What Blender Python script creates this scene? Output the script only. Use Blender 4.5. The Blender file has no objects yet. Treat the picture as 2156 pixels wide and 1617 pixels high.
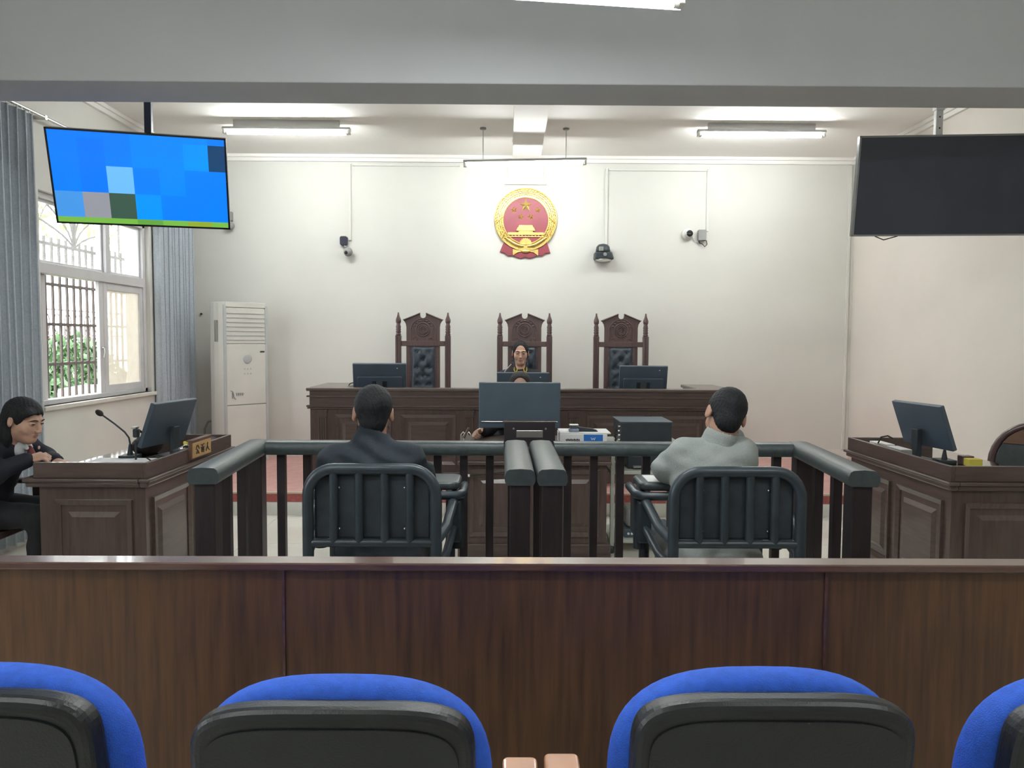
import bpy, bmesh, math, random
import numpy as np
from mathutils import Matrix, Vector, Euler
random.seed(7); rng = np.random.default_rng(7)
SC = bpy.context.scene
COL = SC.collection
R = math.radians

# ---------------------------------------------------------------- camera
FPX = 1620.0
cam_d = bpy.data.cameras.new('camera'); cam = bpy.data.objects.new('camera', cam_d); COL.objects.link(cam)
cam_d.sensor_fit = 'HORIZONTAL'; cam_d.sensor_width = 36.0
cam_d.lens = 36.0 * FPX / 2156.0
cam_d.clip_start = 0.05; cam_d.clip_end = 200
_p = math.atan(91 / FPX); _y = 10 / FPX; _r = R(0.3)
_f = Vector((math.sin(_y) * math.cos(_p), math.cos(_y) * math.cos(_p), -math.sin(_p)))
_rt = Vector((math.cos(_y), -math.sin(_y), 0)); _up = _rt.cross(_f)
_r2 = _rt * math.cos(_r) + _up * math.sin(_r); _u2 = -_rt * math.sin(_r) + _up * math.cos(_r)
cam.matrix_world = Matrix(((_r2.x, _u2.x, -_f.x, 0), (_r2.y, _u2.y, -_f.y, 0), (_r2.z, _u2.z, -_f.z, 1.5), (0, 0, 0, 1)))
SC.camera = cam

# ---------------------------------------------------------------- sky, exposure
SC.view_settings.view_transform = 'Standard'
SC.view_settings.look = 'None'
SC.view_settings.gamma = 1.0
SC.view_settings.use_curve_mapping = False
SC.view_settings.exposure = 2.15
world = bpy.data.worlds.new('overcast_sky'); SC.world = world; world.use_nodes = True
wb = world.node_tree.nodes['Background']; wb.inputs[0].default_value = (0.93, 0.97, 1.0, 1); wb.inputs[1].default_value = 2.4
TUBE = 30.0      # fluorescent tube emission strength

# ---------------------------------------------------------------- materials; dark colours lifted to paint in a hazy veil
MATS = {}
def nt(name):
    m = bpy.data.materials.new(name); m.use_nodes = True
    return m, m.node_tree, m.node_tree.nodes['Principled BSDF']
def mat(name, col, rough=.6, metal=0.0, var=.12, scale=6.0, bump=0.0, bscale=60, coat=0.0, stretch=None, col2=None, spec=.5, detail=3):
    if name in MATS: return MATS[name]
    m, t, b = nt(name); N = t.nodes; L = t.links
    tc = N.new('ShaderNodeTexCoord'); mp = N.new('ShaderNodeMapping'); L.new(tc.outputs['Object'], mp.inputs[0])
    if stretch: mp.inputs['Scale'].default_value = stretch
    nz = N.new('ShaderNodeTexNoise'); nz.inputs['Scale'].default_value = scale; nz.inputs['Detail'].default_value = detail
    L.new(mp.outputs[0], nz.inputs[0])
    rp = N.new('ShaderNodeValToRGB'); L.new(nz.outputs[0], rp.inputs[0])
    c2 = col2 or tuple(min(1, c * (1 + var)) for c in col); c1 = col if col2 else tuple(c * (1 - var) for c in col)
    rp.color_ramp.elements[0].position = .3; rp.color_ramp.elements[1].position = .7
    rp.color_ramp.elements[0].color = (*c1, 1); rp.color_ramp.elements[1].color = (*c2, 1)
    L.new(rp.outputs[0], b.inputs['Base Color'])
    b.inputs['Roughness'].default_value = rough; b.inputs['Metallic'].default_value = metal
    b.inputs['Specular IOR Level'].default_value = spec
    if coat: b.inputs['Coat Weight'].default_value = coat; b.inputs['Coat Roughness'].default_value = .08
    if bump:
        n2 = N.new('ShaderNodeTexNoise'); n2.inputs['Scale'].default_value = bscale; n2.inputs['Detail'].default_value = 2
        L.new(mp.outputs[0], n2.inputs[0])
        bp = N.new('ShaderNodeBump'); bp.inputs['Strength'].default_value = bump; bp.inputs['Distance'].default_value = .01
        L.new(n2.outputs[0], bp.inputs['Height']); L.new(bp.outputs[0], b.inputs['Normal'])
    MATS[name] = m; return m
def emit(name, col, s):
    if name in MATS: return MATS[name]
    m, t, b = nt(name)
    b.inputs['Base Color'].default_value = (*[min(1, c) * .5 for c in col], 1)
    b.inputs['Emission Color'].default_value = (*col, 1); b.inputs['Emission Strength'].default_value = s
    b.inputs['Roughness'].default_value = .3
    MATS[name] = m; return m
def glassmat(name, tint=(.97, .98, .98), rough=0.0, haze=0.0, hazecol=(.8, .78, .7)):
    m = bpy.data.materials.new(name); m.use_nodes = True; t = m.node_tree; N = t.nodes; L = t.links
    for n in list(N):
        if n.type != 'OUTPUT_MATERIAL': N.remove(n)
    out = [n for n in N if n.type == 'OUTPUT_MATERIAL'][0]
    tr = N.new('ShaderNodeBsdfTransparent'); tr.inputs[0].default_value = (*tint, 1)
    gl = N.new('ShaderNodeBsdfGlossy'); gl.inputs['Roughness'].default_value = .02
    mx = N.new('ShaderNodeMixShader'); mx.inputs[0].default_value = .07; L.new(tr.outputs[0], mx.inputs[1]); L.new(gl.outputs[0], mx.inputs[2])
    last = mx
    if haze:
        df = N.new('ShaderNodeBsdfDiffuse'); df.inputs[0].default_value = (*hazecol, 1)
        tl = N.new('ShaderNodeBsdfTranslucent'); tl.inputs[0].default_value = (*hazecol, 1)
        ad = N.new('ShaderNodeMixShader'); ad.inputs[0].default_value = .5
        L.new(df.outputs[0], ad.inputs[1]); L.new(tl.outputs[0], ad.inputs[2])
        nz = N.new('ShaderNodeTexNoise'); nz.inputs['Scale'].default_value = 5
        tc = N.new('ShaderNodeTexCoord'); L.new(tc.outputs['Object'], nz.inputs[0])
        mr = N.new('ShaderNodeMapRange'); mr.inputs['To Min'].default_value = haze * .75; mr.inputs['To Max'].default_value = min(1, haze * 1.25)
        L.new(nz.outputs[0], mr.inputs[0])
        m2 = N.new('ShaderNodeMixShader'); L.new(mr.outputs[0], m2.inputs[0]); L.new(mx.outputs[0], m2.inputs[1]); L.new(ad.outputs[0], m2.inputs[2]); last = m2
    L.new(last.outputs[0], out.inputs[0]); MATS[name] = m; return m

WALL = mat('wall_paint', (.69, .68, .635), .75, var=.03, scale=1.2, bump=.04, bscale=90)
CEIL = mat('ceiling_paint', (.87, .845, .81), .85, var=.03, scale=1.0)
BEAMP = mat('unlit_beam_grey', (.455, .465, .475), .85, var=.03, scale=1.0)  # grey of the unlit beam side put into its colour
TILE = mat('cream_floor_tile', (.78, .76, .68), .16, var=.05, scale=2.0, coat=.3)
GROUT = mat('tile_grout', (.35, .33, .30), .9)
WTILE = mat('white_riser_tile', (.80, .79, .75), .3, var=.04)
CARPET = mat('red_carpet', (.42, .10, .09), .55, var=.2, scale=40, bump=.3, bscale=300, spec=.6)
PINKC = mat('glare_red_carpet_top', (.58, .31, .28), .42, var=.12, scale=10, bump=.15, bscale=300, spec=.7)  # same red carpet, with pink glare put into the colour
NOSE = mat('step_nosing_brass', (.55, .48, .36), .4, var=.1)
WOOD = mat('dark_walnut', (.080, .054, .048), .32, stretch=(9, 9, 1.0), scale=5, col2=(.118, .080, .070), coat=.35, detail=6)
WOODH = mat('dark_walnut_horizontal', (.080, .055, .049), .32, stretch=(1, 9, 9), scale=5, col2=(.118, .081, .071), coat=.35, detail=6)
WOODY = mat('dark_walnut_depthwise', (.080, .055, .049), .32, stretch=(9, 1, 9), scale=5, col2=(.118, .081, .071), coat=.35, detail=6)
REDW = mat('rosewood', (.088, .052, .050), .35, stretch=(9, 9, 1.0), scale=5, col2=(.125, .072, .070), coat=.3, detail=6)
PARTW = mat('partition_wood', (.060, .026, .012), .42, stretch=(14, 14, .9), scale=4, col2=(.13, .058, .022), coat=.04, detail=7)
PARTT = mat('partition_cap_wood', (.075, .032, .026), .26, stretch=(.9, 14, 14), scale=4, col2=(.12, .055, .042), coat=.6, detail=7)
POST = mat('dock_post_wood', (.021, .016, .020), .4, stretch=(9, 9, 1), scale=6, col2=(.034, .025, .028), coat=.15)
BLEATH = mat('black_leather', (.052, .067, .072), .38, var=.15, scale=30, bump=.12, bscale=220)
TUFT = mat('charcoal_tufted_leather', (.045, .060, .080), .36, var=.15, scale=20, bump=.15, bscale=160)
IRON = mat('black_painted_steel', (.040, .054, .068), .34, var=.15, scale=12)
IPAD = mat('black_vinyl_pad', (.046, .060, .076), .5, var=.2, scale=14, bump=.1, bscale=120)
STEEL = mat('brushed_steel', (.62, .62, .60), .3, metal=1.0, var=.05)
CHROME = mat('chrome', (.8, .8, .8), .12, metal=1.0, var=.03)
BPLAST = mat('black_plastic', (.033, .041, .050), .42, var=.15, scale=8, bump=.05, bscale=200)
SHELL = mat('chair_shell_plastic', (.014, .0165, .0195), .40, var=.12, scale=8, bump=.10, bscale=260)
BLUE = mat('royal_blue_fabric', (.030, .135, .72), .8, var=.10, scale=60, bump=.35, bscale=420)
ARMW = mat('armrest_beech', (.55, .27, .15), .3, stretch=(2, 1, 8), scale=6, var=.12, coat=.3)
MONB = mat('monitor_back_plastic', (.070, .098, .130), .42, var=.08, scale=5)
MONS = mat('monitor_screen_off', (.012, .012, .014), .15, var=.05)
TVB = mat('tv_black_bezel', (.008, .012, .02), .25, var=.1)
TVOFF = mat('tv_screen_off', (.030, .037, .054), .22, var=.15, scale=2)
WPL = mat('white_plastic', (.74, .73, .70), .45, var=.03)
ACW = mat('air_conditioner_white', (.66, .65, .60), .42, var=.04, scale=3)
ACG = mat('air_conditioner_grey', (.47, .48, .48), .5, var=.04)
GREYB = mat('grey_box_metal', (.28, .28, .27), .5, var=.08)
FRAMEW = mat('window_frame_white', (.62, .61, .62), .5, var=.06, scale=5)
SILLM = mat('window_sill_plaster', (.66, .64, .58), .7, var=.06)
BARM = mat('rusty_bar_iron', (.075, .055, .048), .6, var=.25, scale=20)
CURT = mat('curtain_grey_blue', (.45, .495, .545), .9, var=.09, scale=70, bump=.12, bscale=150)
GOLD = mat('gold_leaf', (.70, .50, .16), .32, metal=.75, var=.2, scale=30)
RED = mat('emblem_red', (.30, .045, .065), .45, var=.1)
PAPER = mat('white_paper', (.78, .78, .78), .7, var=.03)
PBLUE = mat('ream_blue_print', (.02, .16, .55), .5, var=.1)
INK = mat('dark_ink', (.03, .025, .02), .7, var=.1)
PLATEW = mat('golden_name_plate_wood', (.50, .31, .14), .4, stretch=(2, 2, 10), scale=8, var=.15)
YEL = mat('yellow_plastic', (.72, .62, .10), .5, var=.06)
SKIN = mat('skin_light', (.56, .34, .25), .5, var=.06, scale=12)
SKIN2 = mat('skin_tan', (.42, .235, .165), .5, var=.07, scale=12)
LIP = mat('lips', (.44, .21, .17), .45, var=.06)
HAIR = mat('black_hair', (.012, .013, .016), .58, spec=.3, var=.35, scale=40, stretch=(3, 3, .5), bump=.5, bscale=110)
HAIRB = mat('dark_brown_hair', (.022, .018, .020), .58, spec=.3, var=.35, scale=40, stretch=(3, 3, .5), bump=.5, bscale=110)
EYEW = mat('eye_white', (.6, .57, .53), .3, var=.03)
EYED = mat('eye_dark', (.012, .009, .008), .2, var=.03)
NAVY = mat('navy_jacket_cloth', (.017, .025, .036), .8, var=.15, scale=30, bump=.2, bscale=260)
UNIF = mat('navy_uniform_cloth', (.012, .014, .024), .8, var=.15, scale=30, bump=.15, bscale=260)
ROBE = mat('black_robe_cloth', (.014, .014, .020), .75, var=.15, scale=30, bump=.15, bscale=200)
GREY = mat('grey_linen_cloth', (.30, .325, .315), .9, var=.12, scale=330, bump=.2, bscale=600, stretch=(1, 1, .35))
TROU = mat('dark_trouser_cloth', (.02, .021, .025), .85, var=.15, scale=40)
SHIRT = mat('white_shirt_cloth', (.75, .77, .80), .8, var=.04)
TIE = mat('maroon_tie', (.16, .02, .022), .6, var=.1)
SHOE = mat('black_shoe_leather', (.014, .013, .013), .35, var=.1)
LEAFA = mat('leaf_green', (.055, .11, .04), .6, var=.5, scale=8)
LEAFB = mat('leaf_yellow_green', (.17, .20, .05), .6, var=.4, scale=8)
GRASS = mat('lawn', (.11, .14, .045), .9, var=.4, scale=8)
BRICKY = mat('neighbour_wall', (.50, .42, .38), .8, var=.1, scale=6)
GREENB = mat('cart_powder_paint', (.50, .52, .46), .4, var=.05)
LAMPH = mat('lamp_housing_white', (.52, .52, .50), .45, var=.04)
TUBEM = emit('fluorescent_tube', (.95, 1.0, .99), TUBE)
GLASS = glassmat('window_glass', haze=.10, hazecol=(.9, .9, .88))
DIRTY = glassmat('dusty_reflection_glass', haze=.62, hazecol=(.62, .56, .48))  # dust haze, with beige reflections painted into its colour
DESKG = mat('desk_glass_top', (.045, .026, .022), .04, var=.1, coat=1.0)

# ---------------------------------------------------------------- geometry helpers
class G:
    """collects shapes; build() links them as ONE mesh object"""
    def __init__(s): s.v = []; s.f = []; s.mi = []; s.sm = []; s.M = None
    def add(s, vs, fs, mi=0, sm=False, M=None):
        o = len(s.v)
        for p in vs:
            p = Vector(p)
            if M is not None: p = M @ p
            if s.M is not None: p = s.M @ p
            s.v.append(p)
        for f in fs: s.f.append([i + o for i in f]); s.mi.append(mi); s.sm.append(sm)
        return s
    def box(s, x0, x1, y0, y1, z0, z1, mi=0, M=None):
        vs = [(x, y, z) for z in (z0, z1) for y in (y0, y1) for x in (x0, x1)]
        return s.add(vs, [(0, 2, 3, 1), (4, 5, 7, 6), (0, 1, 5, 4), (2, 6, 7, 3), (0, 4, 6, 2), (1, 3, 7, 5)], mi, False, M)
    def cbox(s, c, d, mi=0, M=None):
        return s.box(c[0] - d[0] / 2, c[0] + d[0] / 2, c[1] - d[1] / 2, c[1] + d[1] / 2, c[2] - d[2] / 2, c[2] + d[2] / 2, mi, M)
    def tube(s, pts, r, n=10, mi=0, closed=False, caps=True, M=None):
        pts = [Vector(p) for p in pts]; k = len(pts); rs = r if isinstance(r, (list, tuple)) else [r] * k
        vs = []; prev = None
        for i, p in enumerate(pts):
            a = pts[(i - 1) % k] if (i > 0 or closed) else p; b = pts[(i + 1) % k] if (i < k - 1 or closed) else p
            t = (b - a).normalized()
            if prev is None:
                u = t.cross(Vector((0, 0, 1)))
                if u.length < 1e-3: u = t.cross(Vector((0, 1, 0)))
            else: u = prev - t * prev.dot(t)
            u.normalize(); prev = u; w = t.cross(u)
            for j in range(n):
                an = 2 * math.pi * j / n; vs.append(p + (u * math.cos(an) + w * math.sin(an)) * rs[i])
        fs = []
        for i in range(k if closed else k - 1):
            for j in range(n):
                a = i * n + j; b = i * n + (j + 1) % n; c = ((i + 1) % k) * n
                fs.append((a, b, c + (j + 1) % n, c + j))
        s.add(vs, fs, mi, True, M)
        if caps and not closed:
            s.add([vs[j] for j in range(n)], [tuple(reversed(range(n)))], mi, False, M)
            s.add([vs[(k - 1) * n + j] for j in range(n)], [tuple(range(n))], mi, False, M)
        return s
    def cyl(s, a, b, r, n=16, mi=0, M=None, r2=None): return s.tube([a, b], [r, r if r2 is None else r2], n, mi, M=M)
    def lathe(s, prof, n=16, mi=0, M=None, c=(0, 0, 0)):
        """prof: list of (radius, z), around local z through c"""
        vs = []; fs = []
        for r, z in prof:
            for j in range(n):
                an = 2 * math.pi * j / n; vs.append((c[0] + r * math.cos(an), c[1] + r * math.sin(an), c[2] + z))
        for i in range(len(prof) - 1):
            for j in range(n): fs.append((i * n + j, i * n + (j + 1) % n, (i + 1) * n + (j + 1) % n, (i + 1) * n + j))
        fs.append(tuple(reversed(range(n)))); fs.append(tuple((len(prof) - 1) * n + j for j in range(n)))
        return s.add(vs, fs, mi, True, M)
    def ball(s, c, r, n=12, m=8, mi=0, M=None):
        rr = r if isinstance(r, (list, tuple)) else (r, r, r)
        vs = [(c[0], c[1], c[2] - rr[2])]; fs = []
        for i in range(1, m):
            th = math.pi * i / m
            for j in range(n):
                an = 2 * math.pi * j / n
                vs.append((c[0] + rr[0] * math.sin(th) * math.cos(an), c[1] + rr[1] * math.sin(th) * math.sin(an), c[2] - rr[2] * math.cos(th)))
        vs.append((c[0], c[1], c[2] + rr[2])); t = len(vs) - 1
        for j in range(n): fs.append((0, 1 + (j + 1) % n, 1 + j)); fs.append((t, 1 + (m - 2) * n + j, 1 + (m - 2) * n + (j + 1) % n))
        for i in range(m - 2):
            for j in range(n):
                a = 1 + i * n
                fs.append((a + j, a + (j + 1) % n, a + n + (j + 1) % n, a + n + j))
        return s.add(vs, fs, mi, True, M)
    def prism(s, poly, d0, d1, plane='xz', mi=0, M=None):
        """poly in a 2d plane, extruded between d0 and d1 along the missing axis"""
        def P(a, b, d): return {'xz': (a, d, b), 'xy': (a, b, d), 'yz': (d, a, b)}[plane]
        n = len(poly); vs = [P(a, b, d0) for a, b in poly] + [P(a, b, d1) for a, b in poly]
        fs = [tuple(range(n)), tuple(reversed(range(n, 2 * n)))] + [(i, i + n, (i + 1) % n + n, (i + 1) % n) for i in range(n)]
        return s.add(vs, fs, mi, False, M)
    def build(s, name, mats, parent=None, bevel=0, seg=2, smooth=None, fix=True):
        me = bpy.data.meshes.new(name); me.from_pydata([tuple(p) for p in s.v], [], s.f)
        ms = mats if isinstance(mats, (list, tuple)) else [mats]
        for m in ms: me.materials.append(m)
        me.polygons.foreach_set('material_index', s.mi)
        me.polygons.foreach_set('use_smooth', [bool(x) if smooth is None else smooth for x in s.sm])
        if fix:
            b = bmesh.new(); b.from_mesh(me); bmesh.ops.recalc_face_normals(b, faces=b.faces); b.to_mesh(me); b.free()
        me.update()
        o = bpy.data.objects.new(name, me); COL.objects.link(o)
        if parent is not None: attach(o, parent)
        if bevel:
            md = o.modifiers.new('bevel', 'BEVEL'); md.width = bevel; md.segments = seg; md.limit_method = 'ANGLE'; md.angle_limit = R(40)
        return o
def attach(o, parent):
    o.parent = parent
    if parent.get('_w'):            # geometry was made in world coordinates
        o.matrix_parent_inverse = Matrix.Translation(-Vector(parent['_o']))
def tag(o, label=None, cat=None, group=None, kind=None):
    if label: o['label'] = label
    if cat: o['category'] = cat
    if group: o['group'] = group
    if kind: o['kind'] = kind
    return o
def thing(name, label, cat, loc=(0, 0, 0), rotz=0, group=None, world=False):
    o = bpy.data.objects.new(name, None); COL.objects.link(o); o.empty_display_size = .1
    o.location = loc; o.rotation_euler = (0, 0, rotz)
    if world: o['_w'] = 1; o['_o'] = tuple(loc)
    return tag(o, label, cat, group)
def dup(root, loc=None, rotz=None, label=None):
    r = root.copy(); COL.objects.link(r)
    if loc is not None: r.location = loc
    if rotz is not None: r.rotation_euler = (0, 0, rotz)
    if label: r['label'] = label
    for ch in list(root.children):
        c = ch.copy(); COL.objects.link(c); c.parent = r
        for g in list(ch.children):
            d = g.copy(); COL.objects.link(d); d.parent = c
    return r
def struct(g, name, m, parent=None, bevel=0):
    o = g.build(name, m, parent, bevel)
    if parent is None: o['kind'] = 'structure'
    return o
def arc(cx, cy, r, a0, a1, n): return [(cx + r * math.cos(a0 + (a1 - a0) * i / n), cy + r * math.sin(a0 + (a1 - a0) * i / n)) for i in range(n + 1)]
def rrect(x0, x1, z0, z1, r, n=5):
    r = min(r, (x1 - x0) / 2 - 1e-4, (z1 - z0) / 2 - 1e-4)
    return (arc(x1 - r, z1 - r, r, 0, math.pi / 2, n) + arc(x0 + r, z1 - r, r, math.pi / 2, math.pi, n)
            + arc(x0 + r, z0 + r, r, math.pi, 1.5 * math.pi, n) + arc(x1 - r, z0 + r, r, 1.5 * math.pi, 2 * math.pi, n))

# raised panel lying in a plane: origin o, u along, v up, n outward
def raised_panel(parent, o, u, v, n, w, h, m, name='panel'):
    M = Matrix.Identity(4)
    for i, a in enumerate((u, v, n)):
        for k in range(3): M[k][i] = a[k]
    for k in range(3): M[k][3] = o[k]
    def ring(g, x0, x1, z0, z1, t, d0, d1):
        # mitred moulding frame with sloping face: outer edge d0, inner edge d1
        O = [(x0, z0), (x1, z0), (x1, z1), (x0, z1)]; I = [(x0 + t, z0 + t), (x1 - t, z0 + t), (x1 - t, z1 - t), (x0 + t, z1 - t)]
        vs = [(a, b, 0) for a, b in O] + [(a, b, d0) for a, b in O] + [(a, b, d1) for a, b in I] + [(a, b, 0) for a, b in I]
        fs = []
        for i in range(4):
            j = (i + 1) % 4
            fs += [(i, j, 4 + j, 4 + i), (4 + i, 4 + j, 8 + j, 8 + i), (8 + i, 8 + j, 12 + j, 12 + i), (12 + i, 12 + j, j, i)]
        g.add(vs, fs, 0, False, M)
    g = G(); t = min(.03, w * .09)
    ring(g, 0, w, 0, h, t, .016, .006)
    fr = g.build(name, m, parent)
    g = G(); a = t * 2.2; s = t * .9; d = .014
    O = [(a, a), (w - a, a), (w - a, h - a), (a, h - a)]; I = [(a + s, a + s), (w - a - s, a + s), (w - a - s, h - a - s), (a + s, h - a - s)]
    vs = [(x, y, 0) for x, y in O] + [(x, y, d) for x, y in I]
    fs = [(i, (i + 1) % 4, 4 + (i + 1) % 4, 4 + i) for i in range(4)] + [(4, 5, 6, 7), (3, 2, 1, 0)]
    g.add(vs, fs, 0, False, M)
    f = g.build('panel_field', m)
    f.parent = fr
    return fr

# ================================================================ ROOM
XL, XR, YB, YF, ZC = -3.53, 3.84, 8.6, -3.2, 3.53
PF, PZ = 6.52, .197                      # platform front edge and height
floor = struct(G().box(XL - .2, XR + .2, YF - .2, YB + .2, -.15, -.012), 'floor', GROUT)
tile_me = None; S = .8
for ix in range(10):
    for iy in range(15):
        x = XL + ix * S; y = YF + iy * S
        w = min(S, XR - x) - .004; d = min(S, YB - y) - .004
        if w < .02 or d < .02: continue
        if w > S - .01 and d > S - .01 and tile_me:
            o = bpy.data.objects.new('tile', tile_me); COL.objects.link(o); o.parent = floor
        else:
            o = G().box(0, w, 0, d, -.012, 0).build('tile', TILE, floor)
            if w > S - .01 and d > S - .01: tile_me = o.data
        o.location = (x, y, 0)
struct(G().box(XL - .2, XR + .2, YF - .2, YB + .2, ZC, ZC + .15), 'ceiling', CEIL)
struct(G().box(XL - .24, XR + .2, YB, YB + .2, -.1, ZC), 'wall_back', WALL)
struct(G().box(XR, XR + .2, YF - .2, YB, -.1, ZC), 'wall_right', mat('warm_light_wall_tint', (.76, .71, .65), .75, var=.03, scale=1.2, bump=.04, bscale=90))  # warm cast of the mixed light put into this wall's colour
struct(G().box(XL - .24, XR + .2, YF - .2, YF, -.1, ZC), 'wall_front', WALL)
WY0, WY1, WZ0, WZ1 = 5.87, 7.65, .98, 2.62
VY0, VY1 = .1, 1.9
g = G(); xo = XL - .24
g.box(xo, XL, YF, VY0, -.1, ZC); g.box(xo, XL, VY1, WY0, -.1, ZC); g.box(xo, XL, VY0, VY1, -.1, WZ0); g.box(xo, XL, VY0, VY1, WZ1, ZC); g.box(xo, XL, WY1, YB, -.1, ZC); g.box(xo, XL, WY0, WY1, -.1, WZ0); g.box(xo, XL, WY0, WY1, WZ1, ZC)
struct(g, 'wall_left', WALL)
# deep cross beam and the shallow beam running to the back wall
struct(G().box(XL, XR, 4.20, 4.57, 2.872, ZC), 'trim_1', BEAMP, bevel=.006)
struct(G().box(.045, .34, 4.57, YB, 3.43, ZC), 'trim_2', CEIL, bevel=.004)
# crown strips along the back and right walls
def crown(name, along, a0, a1, fixed, sgn):
    e = None
    for k, (z0, z1, d) in enumerate(((3.495, 3.53, .05), (3.455, 3.495, .03))):
        g = G()
        if along == 'x': g.box(a0, a1, fixed - d, fixed, z0, z1)
        else: g.box(fixed - d if sgn > 0 else fixed, fixed if sgn > 0 else fixed + d, a0, a1, z0, z1)
        if e is None: e = g.build(name, CEIL, bevel=.004); e['kind'] = 'structure'
        else: g.build('lower_strip', CEIL, e, bevel=.003)
crown('trim_3', 'x', XL, XR, YB, 1)
crown('trim_4', 'y', 4.57, YB - .05, XR, 1)
crown('trim_5', 'y', 4.57, YB - .05, XL, -1)
# boxed bracket below the shallow beam end, above the emblem
br = struct(G().box(-.005, .385, YB - .035, YB, 3.235, 3.43), 'trim_6', CEIL, bevel=.004)
g = G(); g.box(.045, .335, YB - .055, YB - .035, 3.275, 3.43); g.build('inner_frame', CEIL, br, bevel=.006)
G().box(-.04, .42, YB - .05, YB, 3.215, 3.237).build('ledge', CEIL, br, bevel=.004)
# platform
pl = struct(G().box(XL, XR, PF + .012, YB, 0, PZ - .012), 'platform', WTILE)
G().box(XL, XR, PF + .02, YB, PZ - .012, PZ).build('carpet_top', PINKC, pl)
G().box(XL, XR, PF - .004, PF + .02, PZ - .012, PZ + .004).build('nosing', NOSE, pl, bevel=.003)
G().box(XL, XR, PF, PF + .012, .115, PZ - .012).build('carpet_riser', CARPET, pl)
tw = .6
for i in range(13):
    x0 = XL + i * tw; x1 = min(x0 + tw - .003, XR)
    if x1 > x0: G().box(x0, x1, PF, PF + .012, .0, .113).build('riser_tile', WTILE, pl)
# baseboards
struct(G().box(XL, XL + .012, YF, PF, 0, .12), 'baseboard_left', WTILE)
struct(G().box(XR - .012, XR, YF, PF, 0, .12), 'baseboard_right', WTILE)
struct(G().box(XL, XR, YB - .012, YB, PZ, PZ + .1), 'baseboard_back', WTILE)

# ---------------------------------------------------------------- window
win = G(); fx0, fx1 = XL - .13, XL - .04
win.box(fx0, fx1, WY0, WY0 + .05, WZ0, WZ1); win.box(fx0, fx1, WY1 - .05, WY1, WZ0, WZ1)
win.box(fx0, fx1, WY0, WY1, WZ0, WZ0 + .04); win.box(fx0, fx1, WY0, WY1, WZ1 - .045, WZ1)
w1 = struct(win, 'window_1', FRAMEW, bevel=.004)
G().box(fx0, fx1 + .008, WY0 + .05, WY1 - .05, 2.0, 2.085).build('transom', FRAMEW, w1, bevel=.005)
G().box(fx0, fx1 + .004, 6.905, 6.975, 2.085, WZ1 - .045).build('mullion', FRAMEW, w1, bevel=.004)
def pane(y0, y1, z0, z1, x, m, t=.03, name='sash'):
    g = G(); d = .03
    g.box(x - d, x, y0, y0 + t, z0, z1); g.box(x - d, x, y1 - t, y1, z0, z1); g.box(x - d, x, y0 + t, y1 - t, z0, z0 + t); g.box(x - d, x, y0 + t, y1 - t, z1 - t, z1)
    s = g.build(name, FRAMEW, w1, bevel=.004)
    p = G().box(x - d * .6, x - d * .4, y0 + t, y1 - t, z0 + t, z1 - t).build('pane', m); p.parent = s
    return s
pane(WY0 + .05, 6.905, 2.085, WZ1 - .045, XL - .07, GLASS, .022, 'fixed_light')
pane(6.975, WY1 - .05, 2.085, WZ1 - .045, XL - .07, GLASS, .022, 'fixed_light')
pane(6.87, WY1 - .05, WZ0 + .04, 2.0, XL - .05, DIRTY, .065)
# second sliding sash parked at the near side, almost behind the curtain
pane(WY0 + .05 - .0, WY0 + .20, WZ0 + .04, 2.0, XL - .085, DIRTY, .055)
G().box(XL - .085, XL - .052, 6.80, 6.87, WZ0 + .04, 2.0).build('meeting_stile', FRAMEW, w1, bevel=.004)
g = G(); g.cyl((XL - .05, 6.835, 1.42), (XL - .035, 6.835, 1.42), .014); g.tube([(XL - .035, 6.835, 1.42), (XL - .028, 6.835, 1.38), (XL - .036, 6.83, 1.33)], .007)
g.build('latch', STEEL, w1)
G().box(XL - .24, XL + .035, WY0 - .04, WY1 + .04, WZ0 - .035, WZ0).build('sill', SILLM, w1, bevel=.006)

win = G(); win.box(fx0, fx1, VY0, VY0 + .05, WZ0, WZ1); win.box(fx0, fx1, VY1 - .05, VY1, WZ0, WZ1); win.box(fx0, fx1, VY0, VY1, WZ0, WZ0 + .04); win.box(fx0, fx1, VY0, VY1, WZ1 - .045, WZ1)  # second window, out of view, added to let in more daylight
w1 = struct(win, 'added_window', FRAMEW, bevel=.004)
G().box(fx0, fx1 + .008, VY0 + .05, VY1 - .05, 2.0, 2.085).build('transom', FRAMEW, w1, bevel=.005)
pane(VY0 + .05, VY1 - .05, 2.085, WZ1 - .045, XL - .07, GLASS, .022, 'fixed_light')
pane(VY0 + .05, (VY0 + VY1) / 2, WZ0 + .04, 2.0, XL - .05, GLASS, .05); pane((VY0 + VY1) / 2, VY1 - .05, WZ0 + .04, 2.0, XL - .085, GLASS, .05)
G().box(XL - .24, XL + .035, VY0 - .04, VY1 + .04, WZ0 - .035, WZ0).build('sill', SILLM, w1, bevel=.006)

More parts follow.
